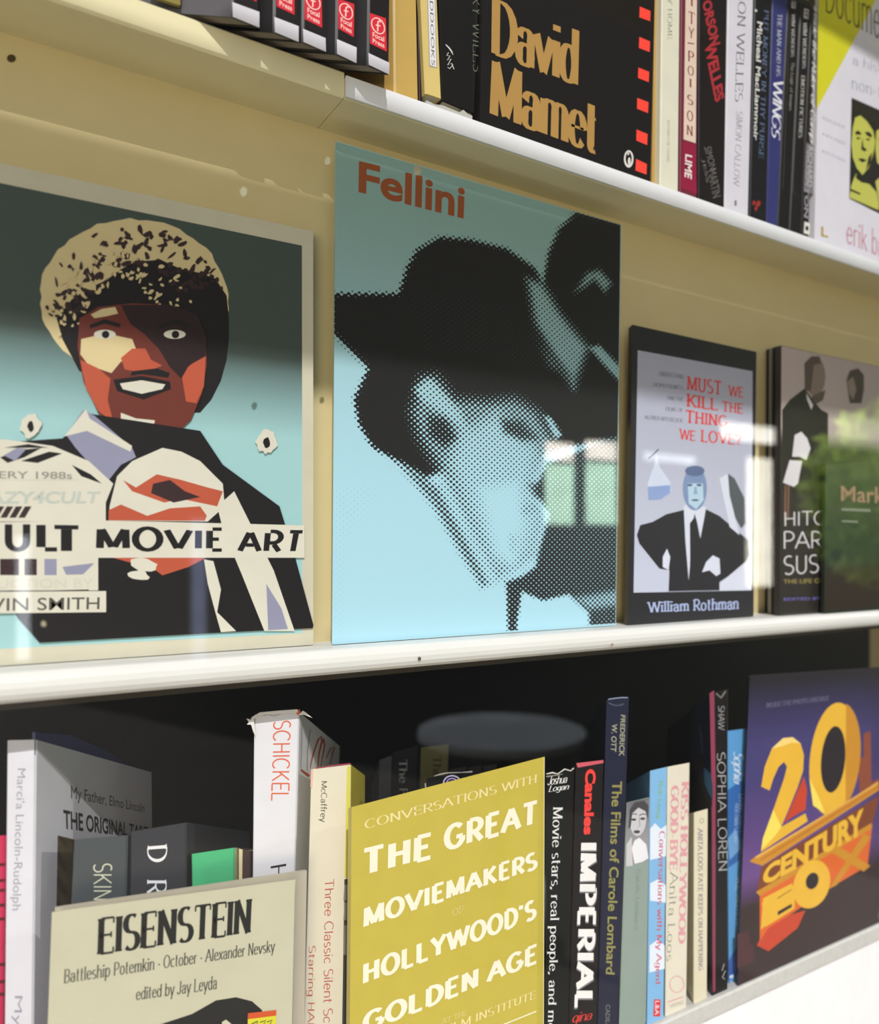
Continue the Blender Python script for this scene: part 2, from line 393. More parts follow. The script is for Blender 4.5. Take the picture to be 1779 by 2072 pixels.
# peg hole in the panel and a nick under the upper shelf, flecks on the middle nose
b = MB()
fw = YP(YB)
b.poly([fw.P(p, 4) for p in ell(23, 118, 9, 8)], M('#4a3d22', .9)); b.build('peg_hole', bc)
b = MB(); fn_ = YP(0)
b.poly([fn_.P(p, 4) for p in ell(849, 1333, 3.2, 4)], M('#55504a', .9)); b.build('paint_fleck', bc)
b = MB(); b.poly([fn_.P(p, 4) for p in ell(1239, 1304, 3, 2)], M('#a08070', .9)); b.build('paint_fleck', bc)

# ------------------------------------------------------------------ upper row
yA = YP(.003)
DA = (-.34, .94, 0)
k1 = K(350, 0, .3654); k2 = K(950, 0, .46599); kz1 = K(560, 0, .14615); kz3 = K(760, 0, .14615); kz8 = K(1300, 200, .26925); kz = K(340, 0, .14615)

book('folder', 'olive folder corner left of the black spines, on the upper shelf', YP(.0008), [(296, -120), (366, -100), (365, 11), (298, -11)], .002, (0, 1, 0), raised=True, up=.2, style='face', tb=.0004, cover='#8a7f3e', group='books on the upper shelf')

# five black spines that overhang the shelf
yF = YP(-.013)
bands = [([(469, 4), (525, 24), (525, 57), (470, 35)], [(474, -82), (519, -66), (519, 3), (475, -16)]),
         ([(554, 34), (604.6, 53), (604.6, 86), (555, 66)], [(559, -55), (596, -42), (596, 30), (560, 13)]),
         ([(612, 58), (659, 77), (660, 106), (613, 86)], [(616, -25), (651, -12), (652, 56), (617, 39)]),
         ([(680.6, 79), (722, 96), (721.5, 129), (681, 110)], [(684, -3), (717, 8), (716, 75), (685, 58)]),
         ([(744.5, 107), (788, 127), (788, 152), (745, 132)], [(748.5, 26), (781, 37), (783, 104.5), (749, 88)])]
red, ink_w, blk = M('#d32f3c', .4), M('#f6c9c4', .45), M('#1d1a1b', .38)
NTH = ['first', 'second', 'third', 'fourth', 'fifth']
for i, (band, logo) in enumerate(bands):
    TL, TR, BR, BL = band
    def art(mb, f, band=band, logo=logo):
        pp(mb, f, [(band[0][0] + 1.2, band[0][1]), band[1], (band[2][0], band[2][1] - 1), (band[3][0] + 1.2, band[3][1] - 1)], M('#dfdde8', .45))
        pp(mb, f, logo, red)
        (x0, y0), (x1, y1), (x2, y2), (x3, y3) = logo
        def q(a, t): return ((x0 * (1 - a) + x1 * a) * (1 - t) + (x3 * (1 - a) + x2 * a) * t, (y0 * (1 - a) + y1 * a) * (1 - t) + (y3 * (1 - a) + y2 * a) * t)
        ring = [q(.5 + .40 * math.cos(t), .32 + .235 * math.sin(t)) for t in np.linspace(0, 2 * math.pi, 29)]
        stroke(mb, f, ring, 2.4, ink_w)
        stroke(mb, f, [q(.66, .18), q(.58, .14), q(.5, .2), q(.47, .5)], 3.0, ink_w); stroke(mb, f, [q(.36, .32), q(.64, .30)], 2.6, ink_w)
        text(mb, f, 'Focal', [q(.16, .58), q(.86, .58), q(.86, .74), q(.16, .74)], ink_w, bold=.02)
        text(mb, f, 'Press', [q(.16, .78), q(.86, .78), q(.86, .93), q(.16, .93)], ink_w, bold=.02)
    dx = (BR[0] - BL[0]) * .0
    px = [(BL[0] - .5 + 1.2, BL[1] - 100), (BR[0] + .5 + 1.2, BR[1] - 100), (BR[0] + .5, BR[1] + .3), (BL[0] - .5, BL[1])]
    lab = ['black spine with white foot band, leftmost of five, its grey cover showing', 'black spine with white foot band, second from left of the five matching ones',
           'black spine with white foot band, middle one of the five matching ones', 'black spine with white foot band, fourth from left of the five matching ones',
           'black spine with white foot band, rightmost of five, in front of the ochre book'][i]
    book('paperback_book', lab, yF, px, .17, (-.74, .64, .17), up=.21, cover='#1d1a1b', boards='#5c5a60' if i == 0 else '#141213', art=art, pages='#8f8578', group='black spines with red badges')

# ochre hardcover, dark red sliver, labelled cream book
book('hardcover_book', 'ochre hardcover book behind the rightmost black spine with red badge', yA, [(797, 0), (844, 0), (848, 205), (799, 188)], .055, (-.5, .86, 0), up=.2, cover='#c2a25a', boards='#c09a52', hard=True, group='books on the upper shelf')
book('paperback_book', 'narrow dark maroon book between ochre hardcover and cream labelled spine', YP(.010), [(845, -40), (848.5, -35), (855, 192), (848.5, 186)], .05, (-.5, .86, 0), up=.066, cover='#2a1518', group='books on the upper shelf')
yL = YP(.006)
bo, T = book('paperback_book', 'cream spine with a long typed white label, leaning by the ochre book', yL, [(852, 0), (886, 12), (894, 200), (861, 189)], .13, (0, 1, 0), raised=True, up=.19, cover='#d5c07a', group='books on the upper shelf')
lb = MB(); pp(lb, yL, [(861, -120), (878, -114), (885, 138), (868.5, 134)], M('#a9a69a', .5), 2); pp(lb, yL, [(863, -120), (876.5, -115), (883, 136), (870.5, 132)], M('#e3e1e6', .5), 3)
text(lb, yL, 'GOFFIODDOOKS', [(873.5, -110), (880.5, 134), (873.5, 131), (866.5, -112)], M('#5a5858', .6), bold=-.01, k=4); lb.build('spine_label', bo)

def art(mb, f):
    g = M('#6d7361', .5); text(mb, f, 'GARRY WILLS', [(975, -78), (975.5, 148), (957, 144), (956.5, -84)], g, 'serif_thin')
    w = M('#cfcdc8', .5)
    stroke(mb, f, [(902, 90), (909, 97), (914, 104), (917, 111)], [2, 3, 3, 1], w); stroke(mb, f, [(908, 106), (904, 112), (911, 113), (905, 122), (913, 119), (906, 132), (914, 128), (919, 140)], 1.8, w)
    stroke(mb, f, [(906, 136), (910, 139), (917, 131)], 1.5, w)
bo, T = book('paperback_book', 'black spine with grey lettering and white script mark, left of the gold-lettered cover', YP(.005), [(890, -5), (968, 26), (960, 230), (896, 203)], .13, (0, 1, 0), raised=True, up=.21, cover='#161616', art=art, group='books on the upper shelf')
gm = M('#b8b8b4', .35); f = YP(.0045); lb = MB()
fr = [f.P(p) for p in [(862, 203), (866, 204), (880, 211), (896, 213), (915, 221), (930, 227), (938, 222), (946, 230), (956, 234), (956, 246), (862, 214)]]
for p in fr[-2:]: p.z = ZA1 + .0002
lb.prism(fr, [p + Vector((0, .11, 0)) for p in fr], gm)
tag(lb.build('plastic_wrap', None, (fr[-1] + fr[-2]) / 2), 'crumpled grey plastic wrap under the labelled spine and the grey-lettered black one', 'plastic wrap')

# big black cover with gold lettering
def art(mb, f):
    gold = M('#b08a4e', .42); rd = M('#ff4a3d', .42)
    text(mb, f, 'David', k2((98, -12), (478, 128), (472, 378), (95, 236)), gold, 'didone')
    text(mb, f, 'Mamet', k2((95, 253), (552, 432), (548, 672), (87, 500)), gold, 'didone')
    for q in (((740, 28), (787, 48), (785, 92), (738, 75)), ((738, 160), (785, 180), (783, 226), (736, 208)), ((734, 293), (781, 312), (779, 357), (732, 338)), ((729, 425), (778, 444), (776, 491), (728, 472)),
              ((726, 562), (774, 582), (772, 630), (725, 610)), ((724, 690), (771, 712), (769, 758), (721, 740))): pp(mb, f, k2(*q), rd)
    pp(mb, f, k2(*ell(692, 690, 21, 38)), M('#d8d5d0', .45)); pp(mb, f, k2(*ell(692, 688, 13, 27)), blk, 2); pp(mb, f, k2(*ell(694, 700, 6, 17)), M('#d8d5d0', .45), 3)
    pp(mb, f, k2(*ell(690, 668, 4, 6)), M('#d8d5d0', .45), 3)
book('paperback_book', 'black cover with large gold lettering and red dashes, facing out', YP(.0012), [(977, 0), (1325, 0), (1316, 379), (971, 243)], .021, (.0, 1, 0), up=.215, cover='#1b1919', style='face', art=art, group='books on the upper shelf')

SP = []   # spines to the right of the gold lettered cover
book('paperback_book', 'thin tan book edge right beside the black gold-lettered cover', YP(.008), [(1326, 0), (1331, 4), (1326, 366), (1320, 362)], .02, up=.18, cover='#b8954e', group='books on the upper shelf')
def art(mb, f):
    g = M('#8f9683', .5); text(mb, f, 'ON THE WAY HOME', vt(1353, 1362, -130, 79, -2), g, 'serif_thin'); text(mb, f, 'WASHINGTON SQUARE', vt(1350, 1356, 242, 328, -1), M('#b9b9a6', .5), 'serif_thin')
book('paperback_book', 'cream spine with faint green lettering beside the maroon spine', yA, [(1340, 0), (1376.5, 10), (1373, 386), (1336, 372)], .13, up=.2, cover='#dcdac6', art=art, group='books on the upper shelf')
def art(mb, f):
    pp(mb, f, k2((943, -300), (991, -290), (983, 622), (930, 605)), M('#dfc9b9', .5)); r = M('#7c2f2c', .5)
    for ch, y0, y1 in (('C', -180, -135), ('I', -120, -80), ('L', -50, -15), ('I', -2, 26), ('T', 52, 103), ('Y', 120, 165), ('P', 222, 268), ('O', 286, 328), ('I', 342, 378), ('S', 412, 455), ('O', 480, 526), ('N', 545, 588)):
        x = 966 - y0 * .016; wd = 5 if ch == 'I' else 13
        text(mb, f, ch, k2((x - wd, y0 - 4), (x + wd, y0 + 4), (x + wd, y1 + 4), (x - wd, y1 - 4)), r, 'serif')
    pp(mb, f, k2((948, 184), (976, 188), (976, 192), (948, 188)), r, 2)
    pp(mb, f, k2((929, 610), (983, 628), (988, 842), (917, 815)), M('#8f1f3f', .42))
    text(mb, f, 'LIME', k2((968, 676), (966, 780), (934, 768), (938, 668)), M('#e7d6d4', .5), bold=.03)
book('paperback_book', 'maroon spine with cream title panel and crimson foot', yA, [(1379, 0), (1413, 8), (1411, 394), (1376, 381)], .13, up=.2, cover='#6e2a38', art=art, group='books on the upper shelf')
def art(mb, f):
    r = M('#a8323a', .45); text(mb, f, 'ORSON', k2((1050, -6), (1090, 190), (1048, 205), (1010, 10)), r, bold=.04); text(mb, f, 'WELLES', k2((1068, 170), (1108, 425), (1068, 448), (1018, 195)), r, bold=.04)
    g = M('#6e6a68', .5); text(mb, f, 'SIMON', k2((1050, 635), (1072, 730), (1045, 740), (1018, 640)), g); text(mb, f, 'MARTIN', k2((1070, 730), (1092, 850), (1058, 862), (1036, 745)), g); text(mb, f, 'JESS', k2((1022, 690), (1042, 790), (1026, 796), (1006, 690)), g)
book('paperback_book', 'black spine with slanted dark red lettering left of the white spine', yA, [(1415, 0), (1472, 12), (1466, 412), (1414, 393)], .13, up=.2, cover='#1d191a', art=art, group='books on the upper shelf')
def art(mb, f):
    text(mb, f, 'ORSON WELLES', k2((1208, -140), (1186, 442), (1153, 442), (1172, -150)), M('#55555c', .5), 'serif_thin'); text(mb, f, 'SIMON CALLOW', k2((1188, 488), (1172, 812), (1146, 806), (1160, 480)), M('#9a9aa2', .5), 'serif_thin')
    pp(mb, f, k2(*ell(1156, 882, 5, 14)), M('#77777d', .5))
book('paperback_book', 'lavender white spine with grey serif lettering between two black ones', yA, [(1474, 0), (1525, 0), (1514.5, 432), (1467, 414)], .13, up=.2, cover='#d6d4de', art=art, group='books on the upper shelf')
def art(mb, f):
    text(mb, f, 'PUT MONEY IN THY PURSE', k2((1301, 48), (1277, 690), (1256, 684), (1280, 42)), M('#5f6f8f', .5), 'serif'); text(mb, f, 'Micheal MacLiammoir', k2((1274, 98), (1252, 612), (1234, 606), (1250, 92)), M('#d9d9d6', .5), bold=.02)
    rr = M('#9a2f2a', .5)
    for x, y, a, b_ in ((1236, 880, 8, 12), (1255, 885, 9, 14), (1246, 905, 7, 12)): pp(mb, f, k2(*ell(x, y, a, b_, 20, 12, .3)), rr)
    pp(mb, f, k2((1240, 40), (1249, 42), (1249, 52), (1240, 50)), M('#d9d9d6', .5))
book('paperback_book', 'black spine with blue serif title and white author line', yA, [(1528, 0), (1563, 6), (1551, 446), (1517.5, 430)], .13, up=.2, cover='#191a1d', art=art, group='books on the upper shelf')
def art(mb, f):
    text(mb, f, 'THE MAN AND HIS', k2((1359, 62), (1350, 335), (1333, 330), (1338, 58)), M('#b9bccb', .5), 'serif'); text(mb, f, 'WINGS', k2((1365, 350), (1348, 612), (1311, 600), (1320, 360)), M('#e2e2ea', .5), 'script')
book('paperback_book', 'blue spine with white script title beside two narrow black spines', yA, [(1564, 0), (1594, 4), (1573, 457), (1552, 448)], .13, up=.2, cover='#34386f', art=art, group='books on the upper shelf')
def art(mb, f):
    w = M('#b5b5b2', .5); text(mb, f, 'WIM WENDERS', k2((1416, 62), (1410, 250), (1396, 246), (1400, 58)), w, 'serif'); text(mb, f, 'The Logic of Images', k2((1412, 272), (1400, 482), (1386, 478), (1394, 268)), w, 'serif_thin')
    pp(mb, f, k2((1400, 4), (1418, 8), (1416, 38), (1398, 34)), w); text(mb, f, 'ff', k2((1416, 8), (1414, 36), (1402, 32), (1402, 5)), blk, k=3)
    stroke(mb, f, k2((1392, 60), (1362, 820)), .8, M('#55544f', .5))
book('paperback_book', 'narrow black spine with small white serif lettering beside the blue one', yA, [(1595, 0), (1620, 4), (1597, 467), (1574, 458)], .13, up=.195, cover='#1a191a', art=art, group='books on the upper shelf')
def art(mb, f):
    w = M('#c2c2bd', .5); text(mb, f, 'WIM WENDERS', k2((1468, 98), (1460, 300), (1446, 296), (1450, 94)), w, 'serif'); text(mb, f, 'EMOTION PICTURES', k2((1458, 330), (1445, 602), (1429, 597), (1442, 326)), w, 'serif')
    pp(mb, f, k2((1454, 36), (1474, 42), (1472, 84), (1452, 78)), w); text(mb, f, 'ff', k2((1472, 44), (1470, 80), (1456, 74), (1456, 40)), blk, k=3)
    stroke(mb, f, k2((1440, 90), (1405, 830), (1425, 850)), .8, M('#55544f', .5))
book('paperback_book', 'narrow black spine with white capitals, second right of the blue one', yA, [(1621, 2), (1642, 6), (1620, 476), (1598, 467)], .13, up=.195, cover='#1b1a1b', art=art, group='books on the upper shelf')
def art(mb, f):
    w = M('#dddcd6', .5); text(mb, f, 'Inside the Ruler of Camp', k2((1514, 30), (1497, 625), (1473, 616), (1492, 22)), w, 'script')
    pp(mb, f, k2((1464, 620), (1502, 632), (1494, 845), (1452, 830)), M('#77757a', .5)); text(mb, f, 'RICHARD', k2((1494, 640), (1489, 815), (1468, 808), (1472, 634)), M('#b5b3b3', .5), bold=.02, k=3)
    text(mb, f, 'RUSHTON', k2((1480, 660), (1472, 950), (1453, 942), (1462, 655)), M('#98969a', .5), bold=.03, k=3); pp(mb, f, k2((1455, 962), (1480, 970), (1478, 1020), (1452, 1012)), w); pp(mb, f, k2((1461, 980), (1473, 984), (1472, 1002), (1460, 998)), blk, 3)
book('paperback_book', 'black spine with white script title next to the yellow-cornered cover', yA, [(1643, 2), (1651, 6), (1637, 486), (1621, 477)], .13, up=.2, cover='#242223', art=art, group='books on the upper shelf')

# white cover with a yellow corner and a two-headed yellow print
def art(mb, f):
    pp(mb, f, k2((1521, -285), (1700, -172), (1800, -72), (1765, 0), (1509, 474)), M('#d6d22b', .42)); d = M('#3c3b40', .5)
    text(mb, f, 'Documentary', k2((1548, -130), (1930, 60), (1930, 300), (1548, 102)), M('#4a482f', .5), 'tall')
    g = M('#9fa3b8', .55); text(mb, f, 'a history of the', k2((1665, 238), (2010, 350), (2010, 402), (1665, 290)), g, 'serif_thin'); text(mb, f, 'non-fiction film', k2((1660, 330), (2010, 446), (2010, 500), (1660, 384)), g, 'serif_thin')
    for y, t in ((505, 'SECOND'), (575, 'REVISED'), (650, 'EDITION')): text(mb, f, t, k2((1535, y), (1630, y + 42), (1630, y + 54), (1535, y + 12)), M('#a9adbd', .55), space=1.6)
    pp(mb, f, k2((1660, 424), (1900, 530), (1895, 985), (1650, 862)), M('#272722', .45)); ye = M('#c3c45c', .45)
    def s2(*p): return kz8(*p)
    pp(mb, f, s2((1600, 140), (1640, 125), (1690, 170), (1735, 240), (1752, 320), (1735, 420), (1700, 520), (1655, 572), (1612, 520), (1582, 440), (1572, 340), (1582, 220)), ye, 2)
    pp(mb, f, s2((1605, 560), (1640, 625), (1705, 640), (1760, 700), (1779, 790), (1779, 838), (1558, 742), (1570, 655)), ye, 2)
    for q in ([(1598, 250), (1625, 238), (1648, 262), (1640, 270), (1605, 268)], [(1672, 250), (1705, 248), (1728, 275), (1720, 292), (1685, 272)], [(1610, 290), (1635, 288), (1640, 300), (1612, 304)], [(1680, 300), (1712, 298), (1708, 314), (1682, 310)],
              [(1655, 290), (1662, 360), (1690, 384), (1672, 396), (1645, 380)], [(1620, 452), (1650, 446), (1690, 462), (1655, 478)], [(1560, 672), (1642, 710), (1636, 722), (1562, 690)], [(1700, 440), (1730, 400), (1715, 480), (1680, 540)], [(1600, 570), (1660, 600), (1690, 560), (1700, 600), (1660, 632), (1610, 600)]):
        pp(mb, f, s2(*q), M('#272722', .45), 3)
    pp(mb, f, s2((1760, 240), (1800, 220), (1850, 260), (1860, 420), (1810, 520), (1765, 480), (1752, 380)), ye, 2); pp(mb, f, s2((1772, 300), (1810, 296), (1800, 320)), M('#272722', .45), 3)
    pp(mb, f, s2((1752, 620), (1820, 560), (1900, 640), (1900, 830), (1790, 840)), ye, 2)
    text(mb, f, 'erik barnouw', kz8((1537, 900), (2060, 1100), (2060, 1300), (1535, 1085)), M('#c98a97', .5), 'tall'); text(mb, f, 'L', kz8((1345, 958), (1396, 975), (1396, 1042), (1345, 1032)), M('#b59a45', .5), bold=.02)
book('paperback_book', 'white cover with yellow corner and yellow portrait print, facing out', YP(.0012), [(1660, -20), (1960, 60), (1950, 604), (1648, 488)], .024, (0, 1, 0), up=.26, cover='#dcdae4', style='face', art=art, group='books on the upper shelf')

# ------------------------------------------------------------------ middle row: covers facing out
c3 = K(0, 300, .38224); c4 = K(0, 780, .38224); f1 = K(640, 260, .52133); f2 = K(1240, 620, .33793)
PRINT = M_attr('printed_ink', .38)
def mixc(a, b, t): t = np.clip(t, 0, 1)[..., None]; return a * (1 - t) + b * t
def LC(h): return np.array(lin(h))

# square art book: a plain posterised figure with curly hair
yC = YP(.023)
def art(mb, f):
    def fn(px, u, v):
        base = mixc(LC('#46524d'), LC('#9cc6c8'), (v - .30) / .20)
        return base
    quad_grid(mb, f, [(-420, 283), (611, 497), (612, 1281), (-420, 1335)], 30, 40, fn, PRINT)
    tan, dk, bk, br, cr, lav = M('#d2c193', .42), M('#3a2a2c', .42), M('#211f20', .42), M('#b5573f', .42), M('#d2cfc0', .42), M('#8d8ea6', .42)
    rb = M('#6b352c', .42)
    # hair: a pale mass, dark curls gathering towards the right
    pp(mb, f, c3(*ell(712, 800, 500, 425, 6, 70, .018)), tan)
    pp(mb, f, c3((330, 1010), (300, 900), (380, 800), (470, 740), (560, 700), (640, 640), (720, 600), (850, 590), (960, 640), (1060, 660), (1140, 690), (1200, 780), (1212, 900), (1212, 1010), (1200, 1120), (1170, 1230), (1120, 1330), (1060, 1400), (980, 1400), (420, 1180)), bk)
    for i in range(150):
        a = random.uniform(math.pi * .92, math.pi * 1.96); r = random.uniform(.45, .95)
        x, y = 712 + 490 * r * math.cos(a), 800 + 415 * r * math.sin(a)
        if (x - 500) * .4 + (y - 520) * 1.0 < random.uniform(-190, 90): continue
        pp(mb, f, c3(*ell(x, y, random.uniform(9, 30), random.uniform(6, 15), random.uniform(0, 180), 8, .35)), dk)
    for i in range(110):
        a = random.uniform(math.pi * .85, math.pi * 2.0); r = random.uniform(.35, .8)
        x, y = 640 + 470 * r * math.cos(a), 860 + 400 * r * math.sin(a)
        pp(mb, f, c3(*ell(x, y, random.uniform(6, 20), random.uniform(5, 11), random.uniform(0, 180), 8, .35)), tan)
    # plain face in four flat inks
    pp(mb, f, c3((420, 900), (520, 840), (700, 820), (900, 830), (1040, 880), (1090, 1000), (1095, 1150), (1070, 1300), (1010, 1440), (900, 1540), (760, 1575), (640, 1520), (520, 1400), (440, 1230), (410, 1050)), rb)
    pp(mb, f, c3((430, 1010), (560, 980), (700, 1010), (730, 1090), (640, 1130), (590, 1190), (560, 1180), (470, 1150), (425, 1090)), tan)
    pp(mb, f, c3((425, 1120), (520, 1165), (585, 1220), (570, 1330), (600, 1450), (520, 1390), (455, 1270)), br)
    pp(mb, f, c3((960, 1190), (1040, 1120), (1090, 1090), (1080, 1260), (1040, 1350), (985, 1340)), br)
    pp(mb, f, c3((640, 1110), (700, 1060), (770, 1060), (800, 1120), (860, 1150), (760, 1190), (660, 1170)), br)
    pp(mb, f, c3((480, 880), (540, 850), (610, 840), (625, 875), (560, 890), (500, 900)), tan)
    pp(mb, f, c3((640, 830), (900, 828), (1045, 880), (1095, 1000), (1090, 1100), (1000, 1150), (960, 1220), (900, 1160), (840, 1060), (760, 980), (690, 930)), M('#2e2223', .42))
    for cx_ in (555, 925):
        pp(mb, f, c3(*ell(cx_, 985, 58, 24)), cr); pp(mb, f, c3(*ell(cx_ + 4, 986, 20, 20)), bk)
        pp(mb, f, c3((cx_ - 80, 935), (cx_, 905), (cx_ + 85, 930), (cx_ + 80, 950), (cx_, 928), (cx_ - 78, 955)), bk)
    pp(mb, f, c3((600, 1225), (750, 1205), (900, 1235), (905, 1275), (760, 1330), (620, 1285)), bk); pp(mb, f, c3((635, 1245), (750, 1228), (875, 1250), (860, 1275), (750, 1300), (650, 1275)), cr)
    pp(mb, f, c3((640, 1400), (720, 1430), (820, 1440), (810, 1490), (700, 1510), (640, 1480)), cr); pp(mb, f, c3((650, 1530), (760, 1500), (860, 1480), (850, 1560), (760, 1580), (670, 1575)), br)
    pp(mb, f, c3((700, 1180), (830, 1165), (900, 1190), (890, 1215), (750, 1195), (690, 1205)), bk)
    # suit, collar and folded hands
    pp(mb, f, c4((40, 300), (330, 280), (480, 150), (1060, 240), (1180, 420), (1480, 640), (1560, 900), (1660, 1270), (1655, 1285), (1140, 1310), (210, 1362), (90, 1225), (0, 1000), (0, 320)), bk)
    pp(mb, f, c4((350, 260), (440, 130), (500, 160), (700, 330), (720, 380), (640, 420), (560, 520), (480, 420), (400, 330)), lav)
    pp(mb, f, c4((340, 270), (455, 125), (475, 175), (700, 320), (690, 350), (460, 240)), cr)
    pp(mb, f, c4((-1100, 330), (30, 285), (280, 320), (470, 400), (600, 520), (560, 620), (0, 560), (-1100, 620)), cr)
    for q in ([(0, 380), (120, 340), (220, 330), (130, 380), (40, 410)], [(110, 400), (260, 350), (330, 360), (200, 410)], [(380, 420), (480, 470), (540, 520), (430, 480)], [(20, 330), (150, 310), (260, 330), (120, 330)]): pp(mb, f, c4(*q), bk)
    pp(mb, f, c4((20, 370), (90, 330), (140, 335), (80, 400)), lav)
    pp(mb, f, c4((580, 640), (620, 480), (700, 400), (860, 330), (960, 350), (1060, 400), (1180, 520), (1190, 640), (1100, 720), (580, 715)), cr)
    pp(mb, f, c4((650, 500), (720, 540), (830, 470), (960, 500), (1100, 540), (1180, 560), (1150, 640), (960, 600), (870, 620), (700, 560)), br); pp(mb, f, c4((810, 520), (900, 500), (980, 560), (1060, 590), (920, 620), (800, 570)), dk)
    pp(mb, f, c4((575, 660), (640, 630), (780, 690), (900, 650), (1060, 640), (1095, 690), (1085, 716), (575, 714)), br)
    pp(mb, f, c4((1150, 640), (1240, 560), (1320, 720), (1450, 980), (1560, 1300), (1400, 1300), (1280, 1000), (1180, 760)), cr); pp(mb, f, c4((1410, 1050), (1490, 1180), (1525, 1290), (1420, 1296)), lav)
    pp(mb, f, c4((1080, 920), (1130, 930), (1170, 1080), (1150, 1200), (1250, 1300), (1170, 1306), (1140, 1200), (1100, 1050)), cr)
    pp(mb, f, c4((600, 912), (1090, 912), (1000, 960), (860, 1005), (800, 960), (700, 940)), br); pp(mb, f, c4(*ell(760, 950, 70, 34, 10, 14, .15)), cr); pp(mb, f, c4(*ell(735, 1005, 55, 26, 10, 12, .2)), cr)
    for cx_, cy_ in ((162, 212), (1412, 297)):
        pp(mb, f, c4(*ell(cx_, cy_, 55, 62, 0, 22, .16)), cr); pp(mb, f, c4(*ell(cx_, cy_ + 5, 17, 28, 0, 12, .2)), bk)
    # title band and small strips
    pp(mb, f, c4((-1100, 740), (572, 715), (1612, 740), (1612, 912), (-1100, 912)), cr)
    text(mb, f, 'C', c4((-150, 735), (-10, 735), (-10, 880), (-150, 880)), bk, 'stencil'); text(mb, f, 'U', c4((25, 735), (160, 735), (160, 880), (25, 880)), bk, 'stencil'); text(mb, f, 'L', c4((192, 738), (302, 738), (302, 879), (192, 879)), bk, 'stencil'); text(mb, f, 'T', c4((288, 738), (415, 740), (415, 876), (288, 876)), bk, 'stencil'); text(mb, f, 'MOVIE', c4((508, 741), (1176, 752), (1174, 880), (508, 880)), bk, 'stencil'); text(mb, f, 'ART', c4((1256, 760), (1604, 766), (1580, 884), (1256, 882)), bk, 'stencil')
    pp(mb, f, c4((-1100, 430), (405, 450), (412, 500), (-1100, 500)), cr); text(mb, f, 'GALLERY 1988s', c4((-240, 450), (382, 458), (382, 496), (-240, 490)), M('#8e8c86', .5), bold=.01)
    pp(mb, f, c4((-1100, 545), (560, 545), (560, 720), (-1100, 720)), cr); text(mb, f, 'CRAZY4CULT', c4((-230, 560), (535, 560), (520, 625), (-230, 628)), M('#b9bfb6', .5), bold=.03)
    for i in range(5): pp(mb, f, c4((i * 48 - 60, 640), (i * 48 - 25, 640), (i * 48 - 60, 700), (i * 48 - 95, 700)), dk)
    pp(mb, f, c4((-1100, 905), (520, 905), (520, 1085), (-1100, 1085)), cr)
    for x0, x1, m in ((0, 100, dk), (130, 195, dk), (235, 300, lav), (-130, -40, dk)): pp(mb, f, c4((x0, 918), (x1, 918), (x1, 1004), (x0, 1004)), m)
    pp(mb, f, c4((330, 960), (500, 940), (440, 1000), (350, 1002)), lav); text(mb, f, 'INTRODUCTION BY', c4((-420, 1025), (492, 1022), (492, 1072), (-420, 1075)), M('#c9c7ba', .5))
    pp(mb, f, c4((25, 1088), (190, 1088), (190, 1102), (25, 1102)), bk); pp(mb, f, c4((228, 1086), (470, 1080), (470, 1094), (228, 1098)), bk)
    pp(mb, f, c4((-1100, 1100), (562, 1088), (562, 1200), (-1100, 1218)), cr); text(mb, f, 'KEVIN SMITH', c4((-200, 1128), (528, 1120), (526, 1185), (-200, 1198)), M('#55524c', .5), bold=.005)
book('art_book', 'large square art book facing out, curly-haired figure above a stencil title band', yC, [(-420, 238), (634, 468), (634, 1299), (-420, 1374)], .011, (0, 1, 0), cover='#c8c3ae', style='face', art=art, tb=.002, group='books facing out on the middle shelf', cat='book')

# tall teal cover: a halftone head in a dark hat
yT = YP(.018)
HT = bpy.data.materials.new('halftone_print'); HT.use_nodes = True
nt = HT.node_tree; bs = nt.nodes['Principled BSDF']; bs.inputs['Roughness'].default_value = .38; bs.inputs['Specular IOR Level'].default_value = .3
def nd(t, **kw):
    n = nt.nodes.new(t)
    for a, b in kw.items(): setattr(n, a, b)
    return n
at = nd('ShaderNodeAttribute', attribute_name='ink'); au = nd('ShaderNodeAttribute', attribute_name='sheet'); sp = nd('ShaderNodeSeparateXYZ')
nt.links.new(au.outputs['Vector'], sp.inputs[0])
def mth(op, a, b=None):
    n = nd('ShaderNodeMath', operation=op)
    for i, x in enumerate((a, b)):
        if x is None: continue
        if isinstance(x, (int, float)): n.inputs[i].default_value = x
        else: nt.links.new(x, n.inputs[i])
    return n.outputs[0]
cu = mth('COSINE', mth('MULTIPLY', sp.outputs[0], 2 * math.pi * 50)); cv = mth('COSINE', mth('MULTIPLY', sp.outputs[1], 2 * math.pi * 84))
dot = mth('MULTIPLY', cu, cv)
thr = mth('ADD', mth('MULTIPLY', dot, .5), mth('SUBTRACT', mth('MULTIPLY', at.outputs['Fac'], 1.30), .65))     # > 0 where ink lies
mr = nd('ShaderNodeMapRange'); mr.inputs[1].default_value = -.10; mr.inputs[2].default_value = .10; nt.links.new(thr, mr.inputs[0])
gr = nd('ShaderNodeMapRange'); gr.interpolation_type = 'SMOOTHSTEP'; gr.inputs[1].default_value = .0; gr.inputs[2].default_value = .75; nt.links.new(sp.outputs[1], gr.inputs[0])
sh = nd('ShaderNodeMix', data_type='RGBA'); sh.inputs[6].default_value = (*lin('#88aaa4'), 1); sh.inputs[7].default_value = (*lin('#a8d3e3'), 1); nt.links.new(gr.outputs[0], sh.inputs[0])      # ground blends from dull teal above to pale blue below
mx = nd('ShaderNodeMix', data_type='RGBA'); nt.links.new(sh.outputs[2], mx.inputs[6]); mx.inputs[7].default_value = (*lin('#262626'), 1)
nt.links.new(mr.outputs[0], mx.inputs[0]); nt.links.new(mx.outputs[2], bs.inputs['Base Color'])
